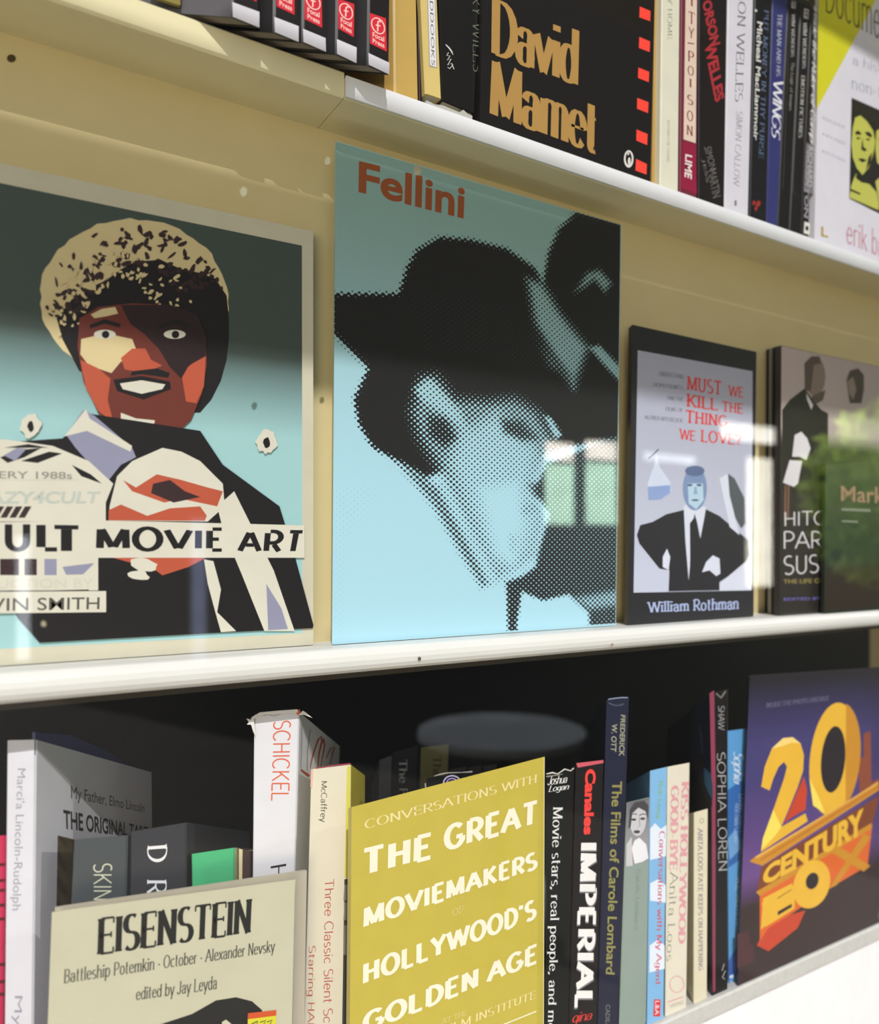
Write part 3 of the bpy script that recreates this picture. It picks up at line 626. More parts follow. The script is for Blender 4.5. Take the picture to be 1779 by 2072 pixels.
def tone(px, u, v):
    C1 = (px - np.array([640, 260])) / .52133
    t = np.zeros(len(C1))
    def lay(poly, val, w):
        nonlocal t
        a = soft(C1, poly, w); t = t * (1 - a) + val * a
    lay([(40, 1360), (330, 1360), (220, 1500), (140, 1620), (120, 2020), (40, 2020)], .10, 60)
    lay([(60, 640), (320, 640), (350, 540), (390, 470), (480, 420), (600, 430), (740, 465), (850, 540), (880, 590), (900, 480), (940, 390), (1010, 320), (1200, 370), (1200, 1200), (960, 1240), (700, 1300), (560, 1300), (420, 1360), (330, 1300), (220, 1240), (165, 1150), (145, 1050), (200, 930), (150, 880), (60, 790)], .97, 22)
    lay([(400, 960), (470, 950), (540, 1040), (660, 1050), (770, 1040), (860, 1090), (930, 1200), (880, 1300), (830, 1420), (890, 1520), (860, 1660), (700, 1760), (560, 1500), (470, 1330), (390, 1200), (360, 1100)], .52, 45)
    lay([(560, 1180), (700, 1110), (860, 1250), (830, 1400), (880, 1500), (850, 1640), (760, 1720), (690, 1700), (590, 1480), (520, 1300)], .30, 50)
    lay([(640, 1400), (780, 1380), (800, 1540), (760, 1680), (700, 1640)], .08, 40)
    lay([(440, 1120), (500, 1130), (540, 1200), (500, 1230), (440, 1190)], .78, 24); lay([(720, 1130), (800, 1140), (850, 1200), (800, 1210), (730, 1180)], .72, 24)
    lay([(380, 1010), (440, 970), (560, 1100), (590, 1180), (500, 1110), (420, 1060)], .30, 22)
    lay([(800, 1460), (850, 1450), (870, 1490), (800, 1500)], .38, 14); lay([(745, 1570), (790, 1580), (780, 1650), (745, 1640)], .25, 12); lay([(820, 1380), (860, 1370), (880, 1450), (840, 1430)], .55, 14)
    lay([(300, 1290), (400, 1330), (480, 1390), (560, 1540), (640, 1690), (680, 1770), (640, 1790), (560, 1660), (450, 1470), (370, 1370)], .52, 26)
    lay([(895, 1300), (1200, 1180), (1200, 2040), (1060, 1940), (1055, 1880), (980, 1810), (880, 1835), (800, 1800), (780, 1930), (800, 2010), (745, 2010), (735, 1760), (800, 1735), (850, 1700), (870, 1620), (905, 1500), (850, 1400)], .76, 14)
    lay([(990, 1820), (1180, 1790), (1180, 1850), (1060, 1870)], .5, 20)
    lay([(815, 580), (880, 600), (950, 720), (1055, 850), (1000, 1010), (930, 900), (850, 760)], .30, 34)
    lay([(1000, 640), (1050, 560), (1100, 545), (1150, 600), (1120, 640), (1080, 590), (1040, 620)], .42, 18); lay([(1060, 850), (1100, 840), (1185, 930), (1185, 990), (1110, 910)], .25, 14)
    lay([(885, 1115), (910, 1120), (955, 1190), (930, 1205)], .3, 12); lay([(830, 800), (900, 860), (990, 960), (900, 930)], .62, 30)
    lay([(340, 640), (700, 600), (860, 820), (900, 1000), (700, 900), (420, 880)], .92, 40)
    return np.repeat(t[:, None], 3, 1)
def art(mb, f):
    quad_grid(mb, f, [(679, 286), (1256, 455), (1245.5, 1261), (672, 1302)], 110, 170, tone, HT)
    text(mb, f, 'Fellini', f1((166, 126), (578, 225), (574, 352), (164, 248)), M('#96522f', .42), bold=.027)
book('art_book', 'tall pale teal cover with a halftone head in a dark hat, facing out', yT, [(679, 285), (1257, 455), (1246, 1271), (672, 1303)], .009, (.40, 1, 0), cover='#abd3de', style='face', art=art, tb=.002, group='books facing out on the middle shelf')

# black framed cover, grey picture of a man in a dark suit
yR = YP(.016)
def art(mb, f):
    def fn(px, u, v): return mixc(LC('#a9abbd'), LC('#c3c8dc'), v * 1.1)
    quad_grid(mb, f, f2((150, 262), (838, 388), (832, 1700), (125, 1714)), 6, 12, fn, PRINT)
    rd, g, sk = M('#d8453f', .42), M('#6f7080', .5), M('#7d93b8', .42)
    for s, q in (('MUST', ((445, 412), (652, 448), (650, 535), (443, 500))), ('WE', ((690, 468), (784, 484), (782, 548), (690, 538))), ('KILL', ((443, 518), (630, 552), (630, 625), (442, 602))), ('THE', ((655, 566), (782, 582), (780, 645), (655, 632))),
                 ('THING', ((438, 618), (692, 655), (690, 722), (436, 700))), ('WE', ((398, 728), (495, 745), (493, 808), (396, 795))), ('LOVE?', ((528, 735), (772, 768), (770, 832), (526, 812)))): text(mb, f, s, f2(*q), rd, 'slab')
    for s, q in (('UNDERSTAND', ((278, 388), (426, 408), (426, 436), (278, 416))), ('HOPEFULNESS', ((245, 455), (424, 475), (424, 500), (245, 480))), ('AND THE', ((325, 535), (422, 545), (422, 568), (325, 558))), ('FILMS OF', ((318, 600), (420, 610), (420, 634), (318, 624))), ('ALFRED HITCHCOCK', ((190, 650), (420, 672), (420, 697), (190, 674)))): text(mb, f, s, f2(*q), g, 'serif')
    su, wh = M('#2c2a30', .42), M('#d5daea', .42)
    pp(mb, f, f2((320, 1245), (440, 1215), (560, 1215), (640, 1255), (740, 1340), (812, 1400), (820, 1490), (780, 1560), (640, 1650), (640, 1700), (335, 1706), (340, 1580), (280, 1570), (160, 1420), (145, 1370), (165, 1310), (240, 1290)), su)
    pp(mb, f, f2((640, 1660), (830, 1500), (832, 1700), (640, 1702)), wh); pp(mb, f, f2((300, 1560), (300, 1500), (325, 1450), (345, 1500), (335, 1580)), wh)
    pp(mb, f, f2((600, 1490), (640, 1510), (645, 1600), (620, 1615), (580, 1580), (535, 1592), (560, 1530)), wh)
    pp(mb, f, f2((425, 1190), (560, 1200), (550, 1260), (525, 1390), (505, 1290), (490, 1240), (470, 1360), (462, 1560), (455, 1640), (435, 1400)), wh); pp(mb, f, f2((462, 1300), (495, 1255), (512, 1400), (500, 1640), (465, 1600)), su)
    pp(mb, f, f2(*ell(492, 1090, 72, 132)), sk); pp(mb, f, f2(*ell(492, 985, 58, 32)), M('#5f6f93', .42)); pp(mb, f, f2((450, 1060), (540, 1060), (545, 1160), (500, 1215), (455, 1180)), M('#b4cfe2', .42))
    for x in (462, 518): pp(mb, f, f2(*ell(x, 1070, 16, 7)), M('#4f5b7b', .42))
    pp(mb, f, f2(*ell(494, 1160, 22, 6)), M('#4f5b7b', .42)); pp(mb, f, f2((490, 1080), (502, 1080), (508, 1125), (484, 1125)), M('#8fa6c6', .42))
    pp(mb, f, f2((245, 960), (265, 880), (280, 960), (345, 1050), (350, 1110), (300, 1150), (215, 1150), (210, 1060)), M('#cdd6ea', .42)); pp(mb, f, f2((210, 1080), (345, 1070), (345, 1115), (290, 1155), (215, 1160)), M('#8ea4d2', .42))
    stroke(mb, f, f2((215, 910), (250, 880), (275, 855)), 2.2, su)
    pp(mb, f, f2((660, 1040), (690, 1000), (730, 1030), (790, 1150), (795, 1300), (770, 1330), (720, 1240), (680, 1130)), M('#555a60', .42)); pp(mb, f, f2((640, 1030), (690, 1000), (700, 1130), (760, 1370), (700, 1320)), wh)
    text(mb, f, 'William Rothman', f2((205, 1768), (758, 1738), (755, 1815), (208, 1835)), M('#a9b6dc', .5), 'slab')
book('paperback_book', 'black-bordered cover with red slab capitals and a suited man, facing out', yR, [(1280, 657), (1531, 712), (1525, 1249), (1270, 1264)], .009, (.55, 1, 0), cover='#2a2a2e', style='face', art=art, group='books facing out on the middle shelf')

# stack of slim books facing out behind a pinkish photograph cover
def art(mb, f):
    def fn(px, u, v): return mixc(mixc(LC('#b9a9a6'), LC('#a89a9c'), u), LC('#2c2826'), (v - .30) / .06)
    quad_grid(mb, f, [(1581.5, 700), (1849, 757), (1849, 1220), (1578.5, 1243)], 8, 60, fn, PRINT)
    bk, hd, wh = M('#26221f', .42), M('#5a4c46', .42), M('#d9d6da', .42)
    pp(mb, f, f2((1015, 620), (1060, 560), (1150, 490), (1200, 560), (1250, 620), (1290, 640), (1290, 1150), (1015, 1100)), bk); pp(mb, f, f2(*ell(1212, 420, 62, 118)), M('#86736b', .42)); pp(mb, f, f2((1150, 500), (1148, 340), (1190, 298), (1240, 300), (1250, 340), (1205, 350), (1195, 440), (1185, 510)), hd)
    pp(mb, f, f2((1230, 520), (1275, 500), (1260, 560), (1210, 590), (1190, 540)), hd); pp(mb, f, f2((1160, 520), (1200, 590), (1190, 620), (1165, 560)), wh)
    pp(mb, f, f2((1400, 440), (1420, 385), (1470, 370), (1505, 410), (1505, 500), (1490, 580), (1420, 580), (1410, 520)), M('#4a403e', .42)); pp(mb, f, f2((1405, 450), (1440, 420), (1460, 500), (1440, 560), (1415, 520)), M('#8c7a74', .42))
    pp(mb, f, f2((1090, 770), (1130, 750), (1165, 790), (1185, 850), (1160, 920), (1120, 900), (1075, 900)), wh); pp(mb, f, f2((1060, 920), (1135, 925), (1110, 1060), (1085, 1080), (1020, 1055)), wh)
    for x in (1030, 1048): pp(mb, f, f2((x, 1070), (x + 10, 1070), (x + 8, 1280), (x - 4, 1280)), M('#7a5a46', .42))
    text(mb, f, "HITCHCOCK'S", f2((1030, 1228), (1700, 1215), (1700, 1295), (1030, 1318)), wh, 'deco'); text(mb, f, 'PARTNER IN', f2((1025, 1345), (1660, 1345), (1660, 1440), (1025, 1455)), wh, 'deco'); text(mb, f, 'SUSPENSE', f2((1025, 1492), (1560, 1470), (1560, 1575), (1025, 1610)), wh, 'deco')
    text(mb, f, 'THE LIFE OF SCREENWRITER', f2((1022, 1635), (1560, 1618), (1560, 1650), (1022, 1660)), M('#8f834a', .5), bold=.02); text(mb, f, 'EDITED BY JOHN CHARLES', f2((1025, 1745), (1560, 1732), (1560, 1752), (1025, 1768)), M('#6a66a8', .5), bold=.02)
stack = [('paperback_book', 'slim book with pinkish photograph of two men, front of the leaning stack', .010, 0, '#3b3634'), ('paperback_book', 'slim black book directly behind the pinkish photograph cover', .017, -6, '#262322'),
         ('paperback_book', 'slim book with a pale edge, third in the stack behind the photograph cover', .024, -13, '#8f8c88'), ('paperback_book', 'dark book hindmost in the stack behind the photograph cover, by the panel', .0305, -19, '#2a2c2a')]
for nm, lab, y, dx, cv_ in stack:
    book(nm, lab, YP(y), [(1581 + dx, 699 + abs(dx) * .3), (1850 + dx, 757), (1850 + dx, 1235 + abs(dx) * .1), (1578 + dx, 1246)], .0052, (0, 1, 0), cover=cv_, style='face', art=art if dx == 0 else None, tb=.0006, group='stack of slim books on the middle shelf')
# dark green booklet leaning in front of the stack
def art(mb, f):
    def fn(px, u, v): return mixc(mixc(LC('#383d30'), LC('#1e2d25'), v * 2.2), LC('#2a211b'), (v - .66) / .10)
    quad_grid(mb, f, [(1671, 940), (1869, 925), (1866, 1219), (1668, 1236)], 6, 40, fn, PRINT)
    text(mb, f, 'Market', f2((1368, 1075), (1720, 1085), (1720, 1190), (1368, 1165)), M('#9c7868', .5), bold=.01); g = M('#7d8078', .5)
    pp(mb, f, f2((1370, 1208), (1545, 1214), (1545, 1230), (1370, 1222)), g); pp(mb, f, f2((1372, 1280), (1470, 1284), (1470, 1296), (1372, 1290)), g)
book('booklet', 'dark green booklet with tan lettering in front of the stacked slim books', YP(.004), [(1671, 938), (1870, 923), (1867, 1231), (1667.5, 1243)], .003, (0, 1, 0), cover='#20281f', style='face', art=art, tb=.0006, group='books facing out on the middle shelf')

# ------------------------------------------------------------------ lower row
f3 = K(0, 1380, .40472); f4 = K(680, 1340, .35328); f5 = K(1080, 1300, .39292); z4 = K(480, 1400, .19305); z5 = K(1300, 1340, .35346); z7 = K(0, 1400, .22484); m4 = K(740, 1400, .23609)
DCt, DCb = (.53, .76, -.37), (.57, .82, 0)       # the spines stand askew, their fore-edges swung to the right
yC1 = YP(.030); yC2 = YP(.004)
GL = 'spines on the lower shelf'; GB = 'dark books in the back row of the lower shelf'
def low(name, label, face, px, depth=.135, **kw):
    kw.setdefault('group', GL)
    return book(name, label, face, px, depth, kw.pop('D_top', DCt), kw.pop('D_bot', DCb), down_z=kw.pop('down_z', ZC1 + .0004), **kw)

# back row, deep in the shade
yBk = YP(.12)
back = [((768, 1538), (794, 1528), '#77777a', 'dark grey spine at the left of the shaded back row'), ((796, 1522), (846, 1509), '#3c3c40', 'black spine with grey serif letters in the shaded back row'),
        ((852, 1513), (908, 1506), '#a89c62', 'olive brown spine in the shaded back row'), ((910, 1557), (944, 1551), '#5c5a56', 'dark spine just right of the olive brown one in the back row'),
        ((947, 1553), (975, 1548), '#55524c', 'dark narrow spine second right of the olive brown one'), ((978, 1550), (1004, 1546), '#4f4d48', 'dark spine at the right of the shaded back row')]
for i, (a, b_, cv_, lab) in enumerate(back):
    art = None
    if i == 1:
        def art(mb, f): text(mb, f, 'The Fox', vt(807, 824, 1537, 1640, 2), M('#e6e6e0', .6), 'serif')
    if i == 2:
        def art(mb, f): text(mb, f, 'The Film', vt(876, 893, 1530, 1630, 2), M('#54502f', .6), 'serif')
    low('hardcover_book', lab, yBk, [a, b_, (b_[0] - 4, 1700), (a[0] - 4, 1706)], .11, D_top=(.4, .9, -.46), D_bot=(.4, .9, 0), cover=cv_, art=art, group=GB, hard=True)
def art(mb, f):
    p = M('#8a6fc0', .42)
    for r in (14, 9, 4): stroke(mb, f, [(915 + r * 1.25 * math.cos(t), 1585 + r * 1.1 * math.sin(t)) for t in np.linspace(math.pi, 2 * math.pi, 14)], 2.6, M(['#b9a5e0', '#8a6fc0', '#d9cdf0'][int(r) % 3], .42))
    stroke(mb, f, m4((585, 722), (640, 706), (700, 694), (820, 690), (915, 684)), [1, 3, 2.4, 1.4, 3], M('#b9b3a8', .5)); stroke(mb, f, m4((512, 782), (514, 820)), 2.4, M('#b9b3a8', .5))
low('paperback_book', 'black book with worn top edge and violet round emblem behind the gold cover', YP(.04), [(864, 1575), (980, 1559), (978, 1700), (862, 1716)], .02, D_top=(.5, .8, -.42), D_bot=(.5, .9, 0), cover='#181719', art=art, group=GB, style='face')

# left group ------------------------------------------------
def art(mb, f):
    d = M('#541a24', .5)
    for y in (1748, 1780, 1800, 1830, 1858, 1950, 1985, 2010): pp(mb, f, [(-12, y), (9, y - 2), (9, y + 4), (-12, y + 6)], d)
low('paperback_book', 'crimson spine at the far left of the lower row, by the white one', yC1, [(-30, 1693), (10, 1690), (4.5, 2072), (-32, 2085)], cover='#c42f55', art=art)
def art(mb, f):
    g = M('#9a9aa6', .55); text(mb, f, "Marci'a Lincoln-Rudolph", z7((232, 690), (190, 1965), (85, 1965), (135, 690)), g, bold=-.005); text(mb, f, 'My Father', f3((112, 1570), (96, 2100), (40, 2100), (62, 1570)), g, bold=-.005)
def side(mb, T):
    a, b_, c_ = T(1, 1, 0), T(1, 1, 1), T(1, 0, 0); f = Face(a, (b_ - a).cross(c_ - a))
    g, k_, br = M('#5c5c5a', .55), M('#2a2a28', .5), M('#5d4a38', .5)
    text(mb, f, 'My Father, Elmo Lincoln', z7((640, 845), (1300, 1010), (1300, 1110), (640, 990)), g, bold=0.0)
    text(mb, f, 'THE ORIGINAL TARZAN', z7((570, 1058), (1420, 1235), (1420, 1330), (575, 1232)), k_, bold=.015)
    def fn(px, u, v): n = np.sin(px[:, 0] * .31) * np.sin(px[:, 1] * .13 + px[:, 0] * .05) * .5 + .5; return mixc(LC('#6d6149'), LC('#3c2c20'), n)
    quad_grid(mb, f, z7((520, 1292), (1120, 1440), (1120, 1950), (508, 1955)), 12, 12, fn, PRINT)
bo, T = low('paperback_book', 'white spine with grey lettering at left, its white cover facing the dark books', yC1, [(13.5, 1498), (73, 1496.5), (67, 2072), (8, 2080)], .14, cover='#d9d8e0', art=art, side_art=side)
mb = MB(); e = Vector((-.0011, 0, 0)); q = [T(.97, 1, d) + Vector((0, 0, z)) for d, z in ((0, .0035), (.25, .0075), (.5, .0055), (.75, .0015))]; w_ = [T(.97, .97, d) for d in (0, .25, .5, .75)]
ring = q + w_[::-1]; mb.prism(ring, [p + Vector((-.0012, .0003, 0)) for p in ring], M('#3f4470', .5)); o = mb.build('back_cover', bo); o['label'] = 'dark blue back cover standing taller than the front'
def art(mb, f): text(mb, f, 'SKINNER', z7((1012, 1545), (1000, 2190), (838, 2190), (838, 1545)), M('#cfcfb8', .5), 'deco')
def low_side_pages(mb, T): pass
low('hardcover_book', 'grey spine with pale capitals behind the cream cover', yC1, [(149, 1699), (258, 1690), (254, 1840), (142, 1848)], .12, cover='#4b5052', art=art, hard=True)
def art(mb, f):
    w = M('#e4e4e6', .5); text(mb, f, 'D', z7((1505, 1368), (1505, 1532), (1325, 1532), (1325, 1385)), w, 'serif'); text(mb, f, 'R', z7((1500, 1690), (1500, 1830), (1320, 1830), (1320, 1690)), w, 'serif')
    text(mb, f, 'A', z7((1500, 1990), (1500, 2140), (1320, 2140), (1320, 1990)), w, 'serif')
low('hardcover_book', 'charcoal spine with widely spaced white serif capitals', yC1, [(264, 1683), (377.5, 1664), (376, 1800), (262, 1822)], .12, cover='#3b3b40', art=art, hard=True)
low('paperback_book', 'bright green spine top between charcoal and white lettered spines', yC1, [(387, 1728), (475, 1715), (474, 1790), (388, 1797)], .12, cover='#4fb27c', boards='#c9bd94')
low('hardcover_book', 'dark brown book with a cream edge right of the green one', YP(.034), [(483, 1716), (508, 1722), (507, 1790), (483, 1789)], .1, cover='#4a3b38', art=lambda mb, f: pp(mb, f, [(483.5, 1717), (491, 1719), (490, 1790), (483.5, 1789)], M('#d6caa0', .5)))
def art(mb, f):
    r = M('#d9613f', .5); text(mb, f, 'SCHICKEL', z4((566, 300), (545, 1140), (355, 1140), (378, 305)), r, 'deco'); text(mb, f, 'HIS PICTURE', z4((520, 1800), (500, 3600), (340, 3600), (345, 1830)), M('#26262a', .5), 'deco')
    pp(mb, f, z4((600, 200), (655, 180), (668, 235), (640, 250)), r); stroke(mb, f, z4((270, 245), (330, 240), (390, 252), (470, 225), (540, 210)), 1.6, M('#a8a5a0', .5))
def side(mb, T):
    a, b_, c_ = T(1, 1, 0), T(1, 1, 1), T(1, 0, 0); f = Face(a, (b_ - a).cross(c_ - a)); r = M('#b5492f', .5); g = M('#a7a49e', .5)
    stroke(mb, f, z4((765, 800), (790, 680), (850, 500), (880, 470), (890, 520), (860, 640), (845, 800)), [1, 2.5, 3, 4, 4, 3, 1.5], r); stroke(mb, f, z4((905, 490), (918, 560), (890, 700), (880, 780)), [4, 3, 2, 1.5], r); stroke(mb, f, z4((930, 700), (980, 590), (1020, 580), (1000, 640), (975, 760)), [1.5, 3, 4, 3, 2], r)
    stroke(mb, f, z4((682, 330), (678, 500), (668, 800)), 1.5, g); stroke(mb, f, z4((770, 390), (740, 600), (735, 820)), 2, g)
    stroke(mb, f, z4((668, 815), (700, 840), (755, 880)), [3, 4, 5], r)
bo, T = low('hardcover_book', 'white torn-jacketed spine with thin orange capitals, tallest left of the gold cover', yC1, [(514, 1446), (606, 1441), (597, 1765), (511, 1776)], .135, cover='#dcdbe0', art=art, side_art=side, hard=True)
mb = MB(); jw = M('#dedbd6', .6)
tear = z4((640, 245), (690, 198), (720, 215), (790, 275), (760, 262), (700, 240)); fj = YP(.0285)
def flap(pts, f=fj, t=.0006, m=jw):
    a = [f.P(p) for p in pts]; mb.prism(a, [p + Vector((0, t, 0)) for p in a], m)
flap(z4((150, 275), (160, 262), (240, 215), (420, 198), (630, 182), (640, 215), (540, 222), (400, 238), (250, 240), (175, 285)))
flap(tear)
o = mb.build('jacket_edge', bo)
mb = MB(); flap(z4((98, 282), (128, 284), (140, 300), (150, 275), (175, 285), (195, 470), (170, 420), (148, 345), (105, 342), (125, 318))); mb.build('jacket_edge', bo)
def art(mb, f):
    k_, r = M('#2b2a28', .5), M('#b9574a', .5)
    text(mb, f, 'McCaffrey', z4((943, 935), (940, 1365), (850, 1365), (868, 940)), k_, 'deco')
    text(mb, f, 'Three Classic Silent Screen Comedies', [(676, 1778), (672, 2262), (652, 2262), (657, 1780)], r, 'deco'); text(mb, f, 'Starring HAROLD LLOYD', [(639, 1914), (634, 2250), (614, 2250), (621, 1914)], r, 'deco')
    ye = M('#d3cb55', .45); pp(mb, f, [(702.5, 1551), (709.5, 1549), (708, 1775), (697, 1776)], ye); pp(mb, f, [(697, 1779), (708, 1778), (706, 2110), (692, 2110)], M('#3a3a38', .5))
    for y0, y1 in ((1790, 1822), (1826, 1862), (1872, 1932)): pp(mb, f, [(697, y0), (704, y0), (702, y1), (695, y1)], M('#77776f', .5))
    stroke(mb, f, z4((820, 800), (900, 790), (1000, 772), (1190, 752)), 2.4, M('#a3404c', .5)); pp(mb, f, z4((775, 815), (800, 808), (790, 1000), (768, 1000)), M('#e3b7a4', .5))
    stroke(mb, f, [(617, 1895), (616, 1910)], 3.5, r)
low('paperback_book', 'cream spine with red title lines and yellow edge, left of the gold cover', yC1, [(629.6, 1556.5), (710, 1547), (706, 2072), (615, 2085)], .06, cover='#dcd5c0', boards='#b9ac32', art=art)

# cream cover facing out in front of them
yE = YP(.006)
def art(mb, f):
    k_, g = M('#232220', .5), M('#3f3d38', .5)
    text(mb, f, 'EISENSTEIN', f3((490, 1178), (1262, 1077), (1254, 1258), (484, 1370)), k_, 'serif_bold')
    text(mb, f, 'Battleship Potemkin * October * Alexander Nevsky', f3((322, 1437), (1378, 1288), (1374, 1366), (318, 1527)), g, 'serif'); text(mb, f, 'edited by Jay Leyda', f3((682, 1530), (1087, 1468), (1083, 1555), (678, 1610)), g, 'serif')
    pp(mb, f, f3((800, 1712), (960, 1660), (1080, 1592), (1180, 1576), (1260, 1596), (1310, 1640), (1340, 1760), (1300, 1900), (1100, 1960), (800, 1900)), k_); pp(mb, f, f3((1110, 1700), (1130, 1688), (1160, 1712), (1110, 1718)), M('#c5c0aa', .5))
bo, T = low('paperback_book', 'cream cover with black serif title and yellow price sticker, facing out at lower left', yE, [(105, 1845.5), (597, 1780), (591, 2072), (95, 2114)], .010, D_top=(.4, .85, -.36), D_bot=(.35, .94, 0), cover='#c0bda5', style='face', art=art, group='books facing out on the lower shelf')
mb = MB(); pp(mb, yE, f3((1240, 1656), (1382, 1640), (1378, 1800), (1236, 1815)), M('#d2cc35', .45), 6); pp(mb, yE, f3((1240, 1656), (1382, 1640), (1381, 1668), (1239, 1686)), M('#c9542c', .45), 7)
stroke(mb, yE, f3((1255, 1712), (1290, 1695), (1285, 1712)), 2, M('#3a4a38', .5), 8); stroke(mb, yE, f3((1300, 1702), (1330, 1692), (1318, 1714)), 2, M('#3a4a38', .5), 8); stroke(mb, yE, f3((1335, 1700), (1362, 1690), (1350, 1712)), 2, M('#3a4a38', .5), 8); mb.build('price_sticker', bo)
mb = MB(); TL, TR, BR, BL = corners(YP(.0165), [(112, 1838), (621, 1762), (616, 2072), (102, 2110)], down_z=ZC1 + .0004); rr = [TL, TR, BR, BL]; mb.prism(rr, [p + Vector((0, .002, 0)) for p in rr], M('#b5ad9b', .6)); mb.build('backing_board', bo)

# gold cover facing out
yG = YP(.006)
def art(mb, f):
    w, c_ = M('#ece5cf', .45), M('#e3d59a', .45)
    text(mb, f, 'CONVERSATIONS WITH', f4((163, 905), (1152, 640), (1150, 690), (165, 958)), c_, 'serif')
    text(mb, f, 'THE', f4((162, 1066), (545, 972), (540, 1130), (160, 1230)), w, 'block'); text(mb, f, 'GREAT', f4((618, 935), (1152, 788), (1146, 932), (616, 1090)), w, 'block')
    text(mb, f, 'MOVIEMAKERS', f4((158, 1402), (1156, 1078), (1156, 1185), (156, 1527)), w, 'block'); text(mb, f, 'OF', f4((668, 1412), (730, 1394), (730, 1436), (668, 1453)), c_, 'serif_thin')
    text(mb, f, "HOLLYWOOD'S", f4((156, 1722), (1150, 1350), (1150, 1470), (154, 1852)), w, 'block'); text(mb, f, 'GOLDEN AGE', f4((152, 2010), (1150, 1610), (1147, 1727), (150, 2134)), w, 'block')
    text(mb, f, 'AT THE', f4((606, 2045), (750, 1990), (748, 2021), (604, 2078)), c_, 'serif_thin'); text(mb, f, 'AMERICAN FILM INSTITUTE', f4((160, 2265), (1146, 1878), (1144, 1925), (158, 2312)), c_, 'serif')
    pp(mb, f, f4((160, 2395), (1147, 1996), (1147, 2003), (160, 2402)), w)
    stroke(mb, f, [(1101.5, 1532), (1100, 2072)], 1.4, M('#e8e0b4', .5))
low('hardcover_book', 'gold cover with large cream capitals, facing out in the middle of the lower row', yG, [(711.8, 1633), (1102, 1531), (1100.5, 2072), (706.5, 2222)], .006, D_top=(.1, .95, -.40), D_bot=(.1, .95, 0), cover='#bdad49', style='face', art=art, group='books facing out on the lower shelf', rough=.3)

# right group ------------------------------------------------
def art(mb, f):
    w = M('#d9d9d6', .45); text(mb, f, 'Joshua', f4((1212, 656), (1326, 645), (1326, 690), (1212, 705)), w, 'script'); text(mb, f, 'Logan', f4((1216, 708), (1338, 694), (1336, 738), (1218, 754)), w, 'script')
    text(mb, f, 'Movie stars, real people, and me', f4((1300, 828), (1258, 2110), (1200, 2110), (1228, 830)), w, 'serif')
    g = M('#c9c6bb', .35); stroke(mb, f, f4((1205, 640), (1240, 632), (1270, 640), (1310, 612), (1345, 622), (1362, 606)), [2, 3.5, 2, 3, 2, 3], g); stroke(mb, f, f4((1205, 655), (1260, 648), (1300, 640)), [3, 2, 1], M('#8a8a84', .4))
low('hardcover_book', 'black spine in crinkled clear wrap with white serif title, beside the gold cover', yC2, [(1106, 1569), (1162.5, 1553.5), (1151, 2072), (1104, 2090)], cover='#161716', art=art, rough=.25)
def art(mb, f):
    text(mb, f, 'Canales', f4((1490, 612), (1472, 988), (1418, 988), (1428, 612)), M('#e8443e', .45), bold=.045)
    text(mb, f, 'IMPERIAL', f4((1503, 1042), (1480, 1988), (1363, 1988), (1395, 1042)), M('#77777a', .45), 'block'); text(mb, f, 'IMPERIAL', f4((1500, 1034), (1476, 1978), (1366, 1978), (1397, 1034)), M('#e6e4e2', .45), 'block')
    text(mb, f, 'gina', f4((1345, 2010), (1470, 1996), (1470, 2060), (1345, 2090)), M('#c23a34', .45), 'script'); pp(mb, f, f4((1376, 578), (1532, 560), (1532, 577), (1386, 604)), M('#c95a66', .5))
low('paperback_book', 'black spine with red name above white bold capitals and a pink top edge', yC2, [(1166, 1546), (1221.5, 1537.5), (1208, 2072), (1151, 2092)], cover='#1b1819', boards='#7a2c36', art=art)
def art(mb, f):
    g, y = M('#9c9c86', .5), M('#8f8a52', .5)
    text(mb, f, 'FREDERICK', f4((1658, 305), (1652, 540), (1620, 538), (1632, 300)), g, bold=.02); text(mb, f, 'W. OTT', f4((1612, 355), (1605, 515), (1574, 510), (1580, 352)), g, bold=.02)
    text(mb, f, 'The Films of Carole Lombard', f4((1640, 682), (1597, 1790), (1545, 1786), (1582, 682)), y, bold=.02); text(mb, f, 'CADILLAC', f4((1572, 1960), (1565, 2140), (1541, 2140), (1545, 1960)), M('#6a6a66', .5), bold=.02)
    stroke(mb, f, f4((1560, 212), (1600, 206), (1640, 202), (1672, 203)), 2.2, M('#8d96ae', .4)); stroke(mb, f, f4((1562, 232), (1590, 246), (1620, 248), (1650, 238)), 1.5, M('#5d6780', .4))
low('hardcover_book', 'tall dark navy spine with olive lettering, tallest right of the gold cover', yC2, [(1228, 1416), (1273.5, 1410.5), (1251, 2072), (1209, 2085)], cover='#25273a', art=art, rough=.3)
